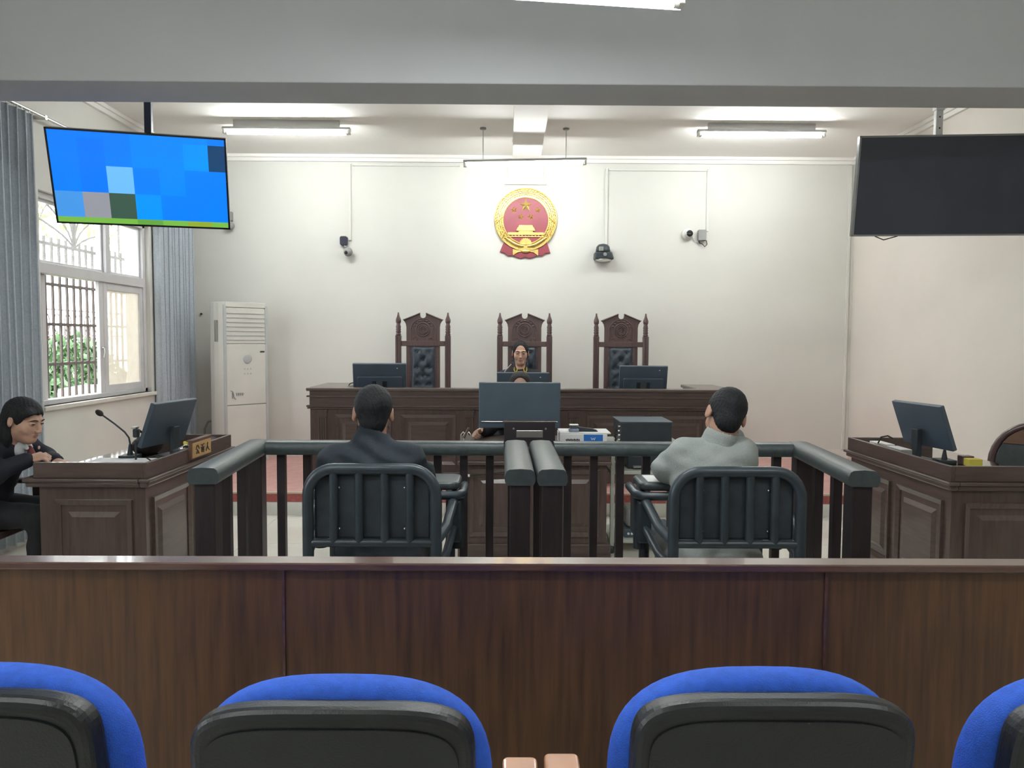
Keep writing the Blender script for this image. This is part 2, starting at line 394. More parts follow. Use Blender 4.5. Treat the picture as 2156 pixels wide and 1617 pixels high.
# security grille outside
gx = XL - .36
gr = thing('window_grille', 'brown iron security bars outside the window, seen through the open sash', 'grille', (gx, 6.6, .8), world=True)
y = 5.35
while y < 8.9:
    G().box(gx - .008, gx + .008, y - .010, y + .010, .75, 2.36).build('bar', BARM, gr); y += .107
for z in (1.28, 1.62, 1.96, 2.30): G().box(gx - .012, gx + .012, 5.3, 8.95, z - .012, z + .012).build('rail', BARM, gr)
for k in range(9):
    a = R(20 + 17.5 * k); n = 8
    pts = [(gx, 6.98 + .62 * t * math.cos(a) + .10 * math.sin(math.pi * t) * (1 if k > 4 else -1) * (k != 4), 2.30 + .62 * t * math.sin(a)) for t in [i / n for i in range(n + 1)]]
    G().tube(pts, .009, 6).build('fan_bar', BARM, gr)
for k in range(-2, 3):
    if k in (-2, 2): G().box(gx - .008, gx + .008, 6.98 + k * .4 - .008, 6.98 + k * .4 + .008, 2.30, 2.95).build('bar', BARM, gr)
G().box(gx - .012, gx + .012, 5.3, 8.95, 2.93, 2.955).build('rail', BARM, gr)

# ---------------------------------------------------------------- outdoors
struct(G().box(-30, XL - .24, -4, 40, -.45, -.30), 'ground', GRASS)
def leafy(name, label, loc, rad, n, m, grp, stems=4):
    e = thing(name, label, 'shrub', (loc[0], loc[1], loc[2]), group=grp)
    g = G()
    for i in range(n):
        th = rng.uniform(0, 2 * math.pi); ph = math.acos(rng.uniform(-.6, 1)); rr = rng.uniform(.55, 1)
        c = Vector((rad[0] * rr * math.sin(ph) * math.cos(th), rad[1] * rr * math.sin(ph) * math.sin(th), rad[2] * (.9 + rr * math.cos(ph))))
        q = Euler((rng.uniform(0, 6), rng.uniform(0, 6), rng.uniform(0, 6))).to_matrix()
        L = rng.uniform(.05, .10); W = L * .45
        vs = [c + q @ Vector(p) for p in ((-L, 0, 0), (0, -W, .012), (L, 0, 0), (0, W, .012))]
        g.add(vs, [(0, 1, 2), (0, 2, 3)])
    f = g.build('foliage', m, e, fix=False); f['kind'] = 'stuff'
    g = G()
    for i in range(stems):
        a = 6.28 * i / stems
        g.tube([(0, 0, 0), (.2 * rad[0] * math.cos(a), .2 * rad[1] * math.sin(a), rad[2] * .8), (.5 * rad[0] * math.cos(a), .5 * rad[1] * math.sin(a), rad[2] * 1.5)], [.02, .014, .006], 6)
    g.build('stem', BARM, e)
leafy('garden_shrub', 'bright green shrub outside the open sash, left of the white outdoor unit', (-6.2, 10.1, -.3), (.55, .55, .75), 1500, LEAFA, 'shrubs in the garden')
leafy('garden_shrub', 'tall green shrub outside the window behind the white outdoor unit', (-7.0, 12.4, -.3), (.8, .8, 1.0), 2200, LEAFA, 'shrubs in the garden')
leafy('garden_shrub', 'low yellow-green bush outside at the window bottom corner', (-4.9, 8.15, -.3), (.5, .55, .58), 1200, LEAFB, 'shrubs in the garden')
leafy('garden_tree_crown', 'pale tree foliage behind the fan-shaped bars above the transom', (-9.0, 14.5, 3.0), (1.8, 1.8, 1.1), 1300, LEAFB, 'shrubs in the garden')
fe = thing('garden_fence', 'thin ornamental iron fence in the garden beyond the window bars', 'fence', (-8.2, 13.2, -.3), world=True)
for i in range(34):
    y = 10.6 + i * .17
    g = G(); g.cyl((-8.2, y, -.3), (-8.2, y, 1.75), .014, 6); g.ball((-8.2, y, 1.5), .035, 6, 5); g.build('picket', BARM, fe)
for z in (.15, 1.55, 2.02): G().box(-8.22, -8.18, 10.5, 16.4, z - .015, z + .015).build('rail', BARM, fe)
for i in range(17):
    y = 10.7 + i * .34; G().tube([(-8.2, y + .11 * math.cos(a), 1.78 + .17 * math.sin(a)) for a in [6.283 * k / 12 for k in range(12)]], .01, 5, closed=True).build('scroll', BARM, fe)
ou = thing('outdoor_unit', 'white outdoor air conditioner box at the bottom of the open window', 'outdoor unit', (-5.1, 9.35, -.3), R(12))
G().box(-.18, .18, -.45, .45, .55, 1.22).build('casing', WPL, ou, bevel=.02)
G().box(-.2, .2, -.38, -.30, 0, .55).build('stand', GREYB, ou); G().box(-.2, .2, .30, .38, 0, .55).build('stand', GREYB, ou)
g = G(); g.lathe([(.24, 0), (.24, .012), (.2, .012), (.2, 0)], 24, M=Matrix.Translation((.18, -.1, .88)) @ Matrix.Rotation(R(90), 4, 'Y')); g.build('fan_ring', GREYB, ou)
nb = thing('neighbour_house', 'pale brick building corner beyond the garden at the left edge of the window', 'building', (-11, 11.5, -.3), world=True)
G().box(-13, -10.6, 7.5, 12.35, -.3, 2.6).build('wall', BRICKY, nb)
for k in range(8): G().box(-10.6, -10.585, 7.5, 12.35, .1 + k * .3, .12 + k * .3).build('course', GROUT, nb)
G().box(-13.2, -10.4, 7.3, 12.5, 2.6, 2.72).build('roof', BRICKY, nb)

# ---------------------------------------------------------------- curtains
def curtain(label, y0, y1, z0, z1, x, waves, amp, seed, flare=0.0):
    e = thing('curtain', label, 'curtain', (x, (y0 + y1) / 2, z0), world=True, group='window curtains')
    n = waves * 14; zs = [z0 + (z1 - z0) * i / 16 for i in range(17)]; r2 = random.Random(seed)
    ph = [r2.uniform(-.5, .5) for _ in range(40)]
    vs = []; fs = []
    for k, z in enumerate(zs):
        q = k / 16; a = amp * (1 - .35 * q)
        for i in range(n + 1):
            t = i / n; w = waves * t * 2 * math.pi + ph[int(t * waves * .999)] * .0
            yy = y0 + (y1 - y0) * t + flare * (1 - q) * (t - .5) + .010 * math.sin(w * 2)
            ed_ = max(0, 1 - min(t, 1 - t) / .06); vs.append((x - ed_ * ed_ * .062 + a * (1 - ed_) * math.sin(w) + .008 * math.sin(3 * q + t * 20), yy, z))
    m = n + 1
    for k in range(16):
        for i in range(n): fs.append((k * m + i, k * m + i + 1, (k + 1) * m + i + 1, (k + 1) * m + i))
    o = G().add(vs, fs, 0, True).build('cloth', CURT, e, fix=False)
    md = o.modifiers.new('thickness', 'SOLIDIFY'); md.thickness = .006
    g = G()
    for i in range(waves):
        yy = y0 + (y1 - y0) * (i + .5) / waves
        g.tube([(x, yy + .02 * math.cos(a), 3.125 + .02 * math.sin(a)) for a in [6.283 * k / 10 for k in range(10)]], .003, 5, closed=True)
    g.build('rings', STEEL, e)
curtain('long grey-blue curtain at the left edge, on the near side of the window', 4.5, 5.715, .06, 3.11, XL + .085, 14, .027, 3, .03)
curtain('long grey-blue curtain in the corner between the window and the air conditioner', 7.70, 8.54, .24, 3.11, XL + .075, 10, .025, 9, .0)
rod = thing('curtain_rod', 'thin metal curtain rod above the window on the left wall', 'curtain rod', (XL + .08, 6.5, 3.13), world=True)
G().cyl((XL + .08, 4.7, 3.14), (XL + .08, 8.57, 3.14), .012, 10).build('rod', STEEL, rod)
for y in (4.72, 5.85, 7.6): G().box(XL, XL + .09, y - .012, y + .012, 3.125, 3.155).build('bracket', STEEL, rod)

# ---------------------------------------------------------------- lamps
def lamp(name, label, x0, x1, y, z, z2=None, rods=None, hood=False):
    z2 = z if z2 is None else z2; L = x1 - x0; cx = (x0 + x1) / 2
    e = thing(name, label, 'lamp', (cx, y, (z + z2) / 2), group='fluorescent tube lamps'); an = math.atan2(z2 - z, L)
    M = Matrix.Rotation(-an, 4, 'Y')
    top = ZC - (z + z2) / 2
    hh = .048
    G().prism([(-.042, .022), (.042, .022), (.026, hh), (-.026, hh)], -L / 2 + .0, L / 2, 'yz', M=M).build('housing', LAMPH, e, bevel=.003)
    G().cyl((-L / 2 + .035, 0, 0), (L / 2 - .035, 0, 0), .019, 14, M=M).build('tube', TUBEM, e)
    for sx in (-1, 1):
        g = G(); g.cbox((sx * (L / 2 - .012), 0, .014), (.022, .058, .055), M=M); g.cyl((sx * (L / 2 - .04), 0, 0), (sx * (L / 2 - .02), 0, 0), .021, 12, M=M)
        g.build('end_cap', WPL, e, bevel=.003)
    if hood:
        for s_ in (-1, 1): G().prism([(s_ * .040, .030), (s_ * .062, -.002), (s_ * .064, -.002), (s_ * .044, .036)], -L / 2, L / 2, 'yz', M=M).build('hood_skirt', LAMPH, e)
    if rods:
        for x in rods:
            g = G(); lx = x - cx; g.cyl((lx, 0, hh - .005 - lx * math.sin(-an)), (lx, 0, top), .005, 8); g.build('hanging_rod', STEEL, e)
            g = G(); g.lathe([(.030, top - .014), (.030, top)], 16, c=(lx, 0, 0)); g.build('ceiling_rose', GREYB, e)
    else:
        G().box(-L / 2 + .1, L / 2 - .1, -.022, .022, hh, top).build('mount', LAMPH, e)
    return e
lamp('tube_lamp', 'glowing ceiling tube lamp at left, beside the blue screen', -2.65, -1.47, 7.28, 3.42)
lamp('tube_lamp', 'glowing ceiling tube lamp at right, near the dark screen', 1.76, 2.955, 7.28, 3.425)
lamp('hanging_tube_lamp', 'glowing tube lamp hanging on two rods above the emblem', -.43, .75, 7.48, 3.175, 3.205, (-.243, .552))
lamp('hanging_tube_lamp', 'glowing tube lamp at the top edge of the picture, before the cross beam', -.533, .667, 3.0, 2.852, 2.787, (-.33, .47), hood=True)
lamp('tube_lamp', 'added unseen ceiling tube lamp above the blue seats, left side', -2.3, -1.1, .6, 3.42)  # out of view, added to brighten the near part of the room
lamp('tube_lamp', 'added unseen ceiling tube lamp above the blue seats, right side', 1.4, 2.6, .6, 3.42)  # its right-hand partner, likewise added as unseen extra light

# ---------------------------------------------------------------- televisions
def tv(label, c, yaw, tilt, w, on, polem, perforated):
    e = thing('television', label, 'television', c); h = w * .5625
    e.rotation_euler = (0, 0, 0)
    M = Matrix.Rotation(yaw, 4, 'Z') @ Matrix.Rotation(tilt, 4, 'X')
    G().box(-w / 2, w / 2, 0, .045, -h / 2, h / 2, M=M).build('casing', TVB, e, bevel=.004)
    b = .012; sx0, sx1, sz0, sz1 = -w / 2 + b, w / 2 - b, -h / 2 + b, h / 2 - b
    fr = G()
    for q in ((-w / 2, w / 2, h / 2 - b, h / 2), (-w / 2, w / 2, -h / 2, -h / 2 + b), (-w / 2, -w / 2 + b, -h / 2, h / 2), (w / 2 - b, w / 2, -h / 2, h / 2)):
        fr.box(q[0], q[1], -.006, 0, q[2], q[3], M=M)
    fr.build('bezel', TVB if on else mat('tv_grey_bezel', (.20, .20, .20), .35), e)
    if not on:
        G().box(sx0, sx1, -.002, 0, sz0, sz1, M=M).build('screen', TVOFF, e)
    else:
        C = {'b0': (.0, .17, .87), 'b1': (.0, .19, 1.0), 'b2': (.0, .225, 1.0), 'b3': (.0, .27, 1.0), 'n': (.008, .05, .14), 'lb': (.14, .45, 1.0), 'mb': (.055, .28, .71), 'gr': (.27, .28, .32), 'dg': (.04, .09, .065), 'g1': (.17, .43, .06), 'g2': (.12, .33, .05), 'g3': (.25, .36, .03)}
        rows = [(1.0, .93, ['b1', 'b1', 'b1', 'b2', 'b2', 'b2', 'b1']),
                (.93, .64, ['b1', 'b0', 'b1', 'b2', 'b2', 'b3', 'n']),
                (.64, .345, ['b1', 'b0', 'lb', 'b1', 'b2', 'b1', 'b1']),
                (.345, .06, ['mb', 'gr', 'dg', 'b3', 'b1', 'b1', 'b1']),
                (.06, .0, ['g1', 'g1', 'g1', 'g2', 'g1', 'g3', 'g1'])]
        cols = [0, .145, .30, .455, .605, .755, .905, 1.0]
        names = list(C); ms = [emit('screen_' + k, C[k], .225) for k in names]
        g = G()
        for a, b2, cs in rows:
            # the first row of seven uses eight column edges, the last cell spans to the bezel
            ed = [0, .155, .305, .455, .605, .755, .90, 1.0]
            for i, k in enumerate(cs):
                x0 = sx0 + (sx1 - sx0) * ed[i]; x1 = sx0 + (sx1 - sx0) * ed[i + 1]
                z0 = sz0 + (sz1 - sz0) * b2; z1 = sz0 + (sz1 - sz0) * a
                g.add([(x0, -.002, z0), (x1, -.002, z0), (x1, -.002, z1), (x0, -.002, z1)], [(0, 1, 2, 3)], names.index(k), False, M)
        g.build('screen', ms, e, fix=False)
    G().box(-.16, .16, .045, .075, -.12, .12, M=M).build('wall_plate', IRON, e)
    top = ZC - c[2]; py = .12
    g = G(); g.box(-.024, .024, py - .018, py + .018, -.08, top); g.build('pole', polem, e, bevel=.004)
    G().box(-.08, .08, py - .08, py + .08, top - .012, top).build('ceiling_plate', polem, e)
    G().box(-.03, .03, .05, py, -.05, .05).build('arm', IRON, e)
    if perforated:
        for k in range(8):
            z = h / 2 + .005 + .075 * k
            if z < top - .02: G().cyl((0, py - .0195, z), (0, py - .0175, z), .006, 8).build('hole', INK, e)
        G().box(-.030, .030, py - .026, py + .024, h / 2 + .20, h / 2 + .245).build('collar', polem, e, bevel=.003)
        g = G(); g.tube([(-.42, .03, -h / 2 - .0), (-.36, .03, -h / 2 - .025), (-.27, .03, -h / 2 + .0)], .004, 6, M=M); g.build('cable', INK, e)
    return e
tv('hanging flat screen showing bright blue blocks with a green strip', (-2.471, 5.269, 2.565), R(13.9), R(20.3), 1.1, True, mat('navy_pole_paint', (.02, .03, .06), .4), False)
tv('switched-off black flat screen hanging on a white perforated pole', (2.93, 5.20, 2.55), R(-5), R(9), 1.17, False, WPL, True)

# ---------------------------------------------------------------- emblem
EX, EZ, EYo = .195, 2.835, YB
em = thing('national_emblem', 'round red and gold emblem with five stars on the back wall', 'emblem', (EX, YB, EZ), world=False)
def MB(dx, dz, y=0): return Matrix.Translation((dx, y, dz)) @ Matrix.Rotation(R(90), 4, 'X')
g = G(); g.prism([(.345 * math.cos(a), .345 * math.sin(a)) for a in [6.2832 * i / 64 for i in range(64)]], -.03, 0, 'xz'); g.build('backing', GOLD, em, bevel=.006)
# red drape below
pts = [(-.225, -.21), (-.285, -.355)]
for i in range(1, 12):
    t = i / 12; pts.append((-.285 + .555 * t, -.355 - .065 * math.sin(math.pi * min(1, t * 1.0)) + .012 * math.sin(t * 28)))
pts += [(.275, -.365), (.225, -.21)]
G().prism(pts, -.026, -.004, 'xz').build('red_drape', RED, em, bevel=.004)
G().prism([(.252 * math.cos(a), -.012 + .252 * math.sin(a)) for a in [6.2832 * i / 56 for i in range(56)]], -.036, -.01, 'xz').build('red_field', RED, em)
# rims
for r0, nm in ((.252, 'inner_rim'), (.338, 'outer_rim')):
    G().tube([(r0 * math.cos(a), -.036, -.012 * (r0 < .3) + r0 * math.sin(a)) for a in [6.2832 * i / 64 for i in range(64)]], .006, 6, closed=True).build(nm, GOLD, em)
g = G()
for row, rr in enumerate((.270, .290, .310, .328)):
    n = 62
    for i in range(n):
        a = 2 * math.pi * (i + .5 * (row % 2)) / n
        if abs(a - 1.5 * math.pi) < .72: continue
        d = 1 if math.cos(a) > 0 else -1
        tilt = a + d * R(90) + R(-24 + 16 * row) * d
        M = Matrix.Translation((rr * math.cos(a), -.036, rr * math.sin(a))) @ Matrix.Rotation(-tilt, 4, 'Y')
        g.ball((0, 0, 0), (.017, .010, .0055), 6, 4, M=M)
wr = g.build('wheat_relief', GOLD, em); wr['kind'] = 'stuff'
for sx in (-1, 1):   # crossed ribbon bars on the wreath
    for (x0, z0, x1, z1) in ((.255, .03, .335, -.045), (.228, -.125, .268, -.215)):
        G().tube([(sx * x0, -.04, z0), (sx * x1, -.04, z1)], .009, 6).build('ribbon_bar', GOLD, em)
def star(cx, cz, r, rot):
    g = G(); vs = [(cx, -.052, cz)]
    for i in range(10):
        a = R(90) + rot + i * math.pi / 5; q = r if i % 2 == 0 else r * .40; vs.append((cx + q * math.cos(a), -.037, cz + q * math.sin(a)))
    g.add(vs, [(0, 1 + i, 1 + (i + 1) % 10) for i in range(10)] + [tuple(range(10, 0, -1))]); g.build('star', GOLD, em)
star(0, .152, .078, 0); star(-.130, .105, .040, R(8)); star(.133, .105, .040, R(-8)); star(-.055, .030, .040, R(-18)); star(.055, .030, .040, R(18))
g = G()
g.prism([(-.085, -.095), (.085, -.095), (.085, -.083), (-.085, -.083)], -.05, -.036); g.prism([(-.080, -.085), (.080, -.085), (.072, -.064), (-.072, -.064)], -.054, -.036)
g.prism([(-.105, -.125), (.105, -.125), (.090, -.092), (-.090, -.092)], -.056, -.036); g.prism([(-.078, -.145), (.078, -.145), (.078, -.125), (-.078, -.125)], -.048, -.036)
g.box(-.196, .196, -.052, -.036, -.170, -.146); g.box(-.200, .200, -.054, -.036, -.151, -.143); g.box(-.205, .205, -.048, -.036, -.192, -.183)
for k in range(11): g.box(-.19 + k * .0365, -.18 + k * .0365, -.047, -.036, -.183, -.168)
g.build('gate_tower', GOLD, em)
# lower wreath swags, gear and knot
for sx in (-1, 1):
    pts = [(sx * (.225 - .205 * t), -.040, -.195 - .105 * math.sin(t * 1.6) + .01 * t) for t in [i / 10 for i in range(11)]]
    G().tube(pts, [.012 + .010 * math.sin(math.pi * i / 10) for i in range(11)], 8).build('swag', GOLD, em)
    G().prism([(sx * .02, -.345), (sx * .14, -.325), (sx * .14, -.395), (sx * .09, -.36)], -.038, -.026).build('ribbon_tail', GOLD, em)
g = G(); n = 40; O = [];
for i in range(n + 1):
    a = R(0) + math.pi * i / n; rr = .066 + (.008 if i % 4 < 2 else 0); O.append((rr * math.cos(a), -.275 + rr * math.sin(a)))
g.prism(O, -.044, -.03); g.build('gear', GOLD, em)
g = G()
g.ball((0, -.036, -.345), (.05, .012, .022), 14, 6); g.tube([(.055 * math.cos(a), -.04, -.325 + .03 * math.sin(a)) for a in [math.pi + math.pi * i / 12 for i in range(13)]], .006, 6)
g.build('knot', GOLD, em)

# ---------------------------------------------------------------- wall devices
def trunk(label, segs):
    x0, z0 = segs[0][0], segs[0][1]
    e = thing('cable_trunking', label, 'cable trunking', (x0, YB, z0), world=True)
    for (xa, za, xb, zb) in segs:
        w = .014
        G().box(min(xa, xb) - w, max(xa, xb) + w, YB - .022, YB, min(za, zb) - (w if za == zb else 0), max(za, zb) + (w if za == zb else 0)).build('channel', WALL, e, bevel=.002)
trunk('white cable channel running down to the small ball camera, left', [(-1.745, 2.60, -1.745, 3.43), (-1.70, 3.425, -.55, 3.425)])
trunk('white cable channel running down to the black dome camera', [(1.085, 2.53, 1.085, 3.40)])
trunk('white cable channel with an elbow, ending at the grey junction box', [(1.12, 3.39, 2.19, 3.39), (2.205, 2.72, 2.205, 3.40)])
trunk('white pipe casing in the right back corner', [(XR - .06, .3, XR - .06, 3.45)])
c1 = thing('ball_camera', 'small dark ball camera on the back wall below the left cable channel', 'camera', (-1.78, YB, 2.52))
g = G(); g.prism(rrect(-.04, .04, 0, .10, .02), -.06, 0, 'xz', M=Matrix.Translation((-.03, 0, .02))); g.build('bracket', mat('navy_plastic', (.025, .028, .05), .4), c1, bevel=.008)
G().cyl((-.02, -.03, .02), (.0, -.06, -.01), .012).build('arm', GREYB, c1)
g = G(); g.ball((.025, -.07, -.055), .05, 18, 12); g.build('ball', GREYB, c1)
g = G(); g.ball((.012, -.110, -.065), .020, 12, 8); g.build('lens', MONS, c1)
c2 = thing('dome_camera', 'black pan-tilt dome camera mounted on the wall right of the emblem', 'camera', (1.045, YB, 2.455))
G().prism([(-.10, -.06), (.115, -.06), (.09, .02), (-.095, .02)], -.16, -.0, 'xz').build('base', BPLAST, c2, bevel=.015)
g = G(); g.lathe([(.08, 0), (.08, .03), (.072, .065), (.05, .09), (.01, .098)], 20, c=(-.0, -.08, .015)); g.build('head', BPLAST, c2)
G().box(-.052, -.006, -.165, -.13, .025, .075).build('lens_panel', STEEL, c2, bevel=.006)
g = G(); g.cyl((.012, -.165, -.01), (.012, -.175, -.01), .02); g.build('badge', STEEL, c2)
g = G(); g.lathe([(.035, -.025), (.075, -.012), (.09, 0)], 20, c=(.005, -.08, -.06)); g.build('lower_dome', STEEL, c2)
c3 = thing('turret_camera', 'white round turret camera with a dark lens beside the grey junction box', 'camera', (1.985, YB, 2.69))
g = G(); g.lathe([(.062, 0), (.066, .02), (.056, .05)], 24, M=MB(0, 0)); g.build('base', WPL, c3)
g = G(); g.ball((.004, -.055, -.002), .047, 20, 12); g.build('ball', WPL, c3)
g = G(); g.lathe([(.036, 0), (.034, .008), (.0, .012)], 20, M=Matrix.Translation((.008, -.098, -.004)) @ Matrix.Rotation(R(90), 4, 'X')); g.build('lens', MONS, c3)
g = G(); g.tube([(.05, -.02, 0), (.075, -.02, -.06), (.09, -.02, -.09), (.12, -.02, -.085)], .004, 6); g.build('cable', WPL, c3)
jb = thing('junction_box', 'grey junction box with looped cables on the back wall', 'junction box', (2.14, YB, 2.675))
G().box(-.04, .042, -.06, 0, -.055, .055).build('box', GREYB, jb, bevel=.004)
G().box(-.043, .045, -.066, -.06, -.058, .058).build('cover', GREYB, jb, bevel=.002)
g = G(); g.tube([(.02, -.03, -.055), (.055, -.03, -.06), (.062, -.03, -.10), (.035, -.03, -.125), (.01, -.03, -.095), (-.02, -.03, -.085), (-.03, -.03, -.06)], .005, 6); g.build('cable', INK, jb)
c4 = thing('ball_camera', 'small ball camera partly hidden by the corner of the blue screen', 'camera', (-3.06, YB, 2.78))
G().box(-.035, .03, -.05, 0, .02, .12).build('bracket', GREYB, c4, bevel=.006)
g = G(); g.ball((.015, -.06, -.035), .045, 16, 10); g.build('ball', GREYB, c4)
g = G(); g.ball((.012, -.10, -.04), .018, 10, 6); g.build('lens', MONS, c4)
ho = tag(G().cyl((-3.40, YB - .02, 1.78), (-3.40, YB, 1.78), .01, 8).build('wall_hook', INK), 'tiny dark hook on the wall left of the air conditioner', 'hook')

# ---------------------------------------------------------------- floor-standing air conditioner
th = R(50)
ac = thing('air_conditioner', 'tall white floor-standing air conditioner angled in the corner', 'air conditioner', (-2.90, 7.93, PZ), th)
W, D, Hh = .475, .33, 1.69
prof = [(0, .0), (W, .0), (W, D), (.03, D), (-.0, D - .04), (-.035, D * .62), (-.035, D * .4), (-.008, .03)]
G().prism([(W - .0, .012), (W, D), (.02, D), (-.02, D * .75), (-.028, D * .5), (-.02, D * .28), (.0, .012)], 0, Hh, 'xy').build('body', ACW, ac, bevel=.008)
G().box(.012, W - .012, -.004, .014, 1.26, 1.63).build('outlet', ACW, ac, bevel=.004)
for k in range(7): G().box(.02, W - .02, -.010, -.004, 1.295 + k * .046, 1.300 + k * .046).build('louver', ACG, ac)
G().box(.005, W - .005, -.008, .012, 1.635, 1.69).build('top_trim', ACW, ac, bevel=.004)
G().box(.012, W - .012, -.006, .014, .62, 1.255).build('upper_panel', ACW, ac, bevel=.003)
G().box(.012, W - .012, -.006, .014, .03, .612).build('lower_panel', ACW, ac, bevel=.003)
for x0, x1 in ((-.012, .012), (W - .012, W + .014)): G().box(x0, x1, -.010, .02, 0, Hh - .03).build('side_strip', ACG, ac, bevel=.004)
g = G(); g.lathe([(.048, 0), (.048, .006), (.042, .008)], 24, M=Matrix.Translation((W * .52, -.006, 1.10)) @ Matrix.Rotation(R(90), 4, 'X')); g.build('display', ACG, ac)
for r_ in range(2):
    for k in range(3): G().box(W * .44 + k * .035, W * .44 + k * .035 + .014, -.008, -.006, .985 - r_ * .05, 1.0 - r_ * .05).build('button', ACG, ac)
g = G(); g.tube([(.05, -.008, .77), (.075, -.008, .76), (.085, -.008, .72), (.07, -.008, .69), (.065, -.008, .75), (.095, -.008, .69), (.11, -.008, .68)], .004, 6)
for k in range(4): g.tube([(.115 + k * .022, -.008, .745), (.118 + k * .022, -.008, .715), (.133 + k * .022, -.008, .74)], .0035, 6)
g.build('logo_script', GREYB, ac)
G().box(W - .075, W - .025, -.009, -.006, 1.165, 1.18).build('badge', INK, ac)
g = G(); g.box(-.034, -.024, D * .30, D * .46, 1.28, 1.50); g.build('side_grip', GREYB, ac, bevel=.003)
hs = thing('cable_loop', 'dark cable loop on the wall left of the air conditioner base', 'cable', (-3.28, 8.3, .30), world=True)
G().tube([(-3.31, 8.4, PZ), (-3.31, 8.4, .52), (-3.27, 8.4, .60), (-3.20, 8.4, .61), (-3.16, 8.4, .56), (-3.15, 8.4, PZ)], .012, 8).build('hose', GREYB, hs)

# ================================================================ JUDGES' BENCH
BX0, BX1, BY0, BY1, BZ = -1.80, 2.065, 7.0, 7.8, 1.065
jb_ = thing('judges_bench', "long dark wooden judges' bench on the platform with panelled front", 'bench', (.13, 7.0, PZ), world=True)
G().box(BX0, BX1, BY0 + .02, BY0 + .06, PZ, BZ - .03).build('front_board', WOOD, jb_)
for x0, x1 in ((BX0, BX0 + .28), (BX1 - .28, BX1)): G().box(x0, x1, BY0 + .06, BY1, PZ, BZ - .03).build('pedestal', WOOD, jb_)
G().box(BX0 - .03, BX1 + .03, BY0 - .02, BY0 + .11, BZ - .03, BZ).build('cap_rail', WOODH, jb_, bevel=.010, seg=3)
for x0, x1 in ((BX0 - .03, BX0 + .30), (BX1 - .30, BX1 + .03)): G().box(x0, x1, BY0 + .11, BY1 + .02, BZ - .03, BZ).build('wing_top', WOODY, jb_, bevel=.010, seg=3)
G().box(BX0 + .28, BX1 - .28, BY0 + .06, BY0 + .60, .92, .945).build('worktop', WOODH, jb_)
G().box(BX0, BX1, BY0 + .0, BY0 + .02, BZ - .105, BZ - .03).build('frieze', WOODH, jb_)
G().box(BX0 - .025, BX1 + .025, BY0 - .022, BY0 + .02, BZ - .085, BZ - .070).build('moulding', WOODH, jb_, bevel=.005)
G().box(BX0, BX1, BY0 - .004, BY0 + .02, BZ - .160, BZ - .085).build('frieze', WOODH, jb_)
G().box(BX0 - .025, BX1 + .025, BY0 - .028, BY0 + .02, BZ - .175, BZ - .158).build('moulding', WOODH, jb_, bevel=.005)
G().box(BX0 - .02, BX1 + .02, BY0 - .015, BY0 + .02, BZ - .192, BZ - .178).build('moulding', WOODH, jb_, bevel=.004)
G().box(BX0 - .02, BX1 + .02, BY0 - .012, BY0 + .02, PZ, PZ + .10).build('plinth', WOODH, jb_, bevel=.006)
for px in (-1.685, -.345, .605, 1.95):
    g = G(); g.box(px - .04, px + .04, BY0 + .004, BY0 + .02, PZ + .1, .80)
    for k in range(4): g.box(px - .036 + k * .020, px - .024 + k * .020, BY0 - .004, BY0 + .005, PZ + .12, .79)
    p_ = g.build('pilaster', WOOD, jb_, bevel=.002)
    g = G(); g.box(px - .048, px + .048, BY0 - .008, BY0 + .02, .80, .818); g.box(px - .042, px + .042, BY0 - .004, BY0 + .02, .818, .85); g.box(px - .048, px + .048, BY0 - .010, BY0 + .02, .85, .866)
    c_ = g.build('capital', WOOD); c_.parent = p_
for x0, x1 in ((-1.57, -1.06), (-.97, -.47), (-.19, .45), (.73, 1.25), (1.33, 1.83)):
    raised_panel(jb_, (x0, BY0 + .02, .36), (1, 0, 0), (0, 0, 1), (0, -1, 0), x1 - x0, .46, WOODH)

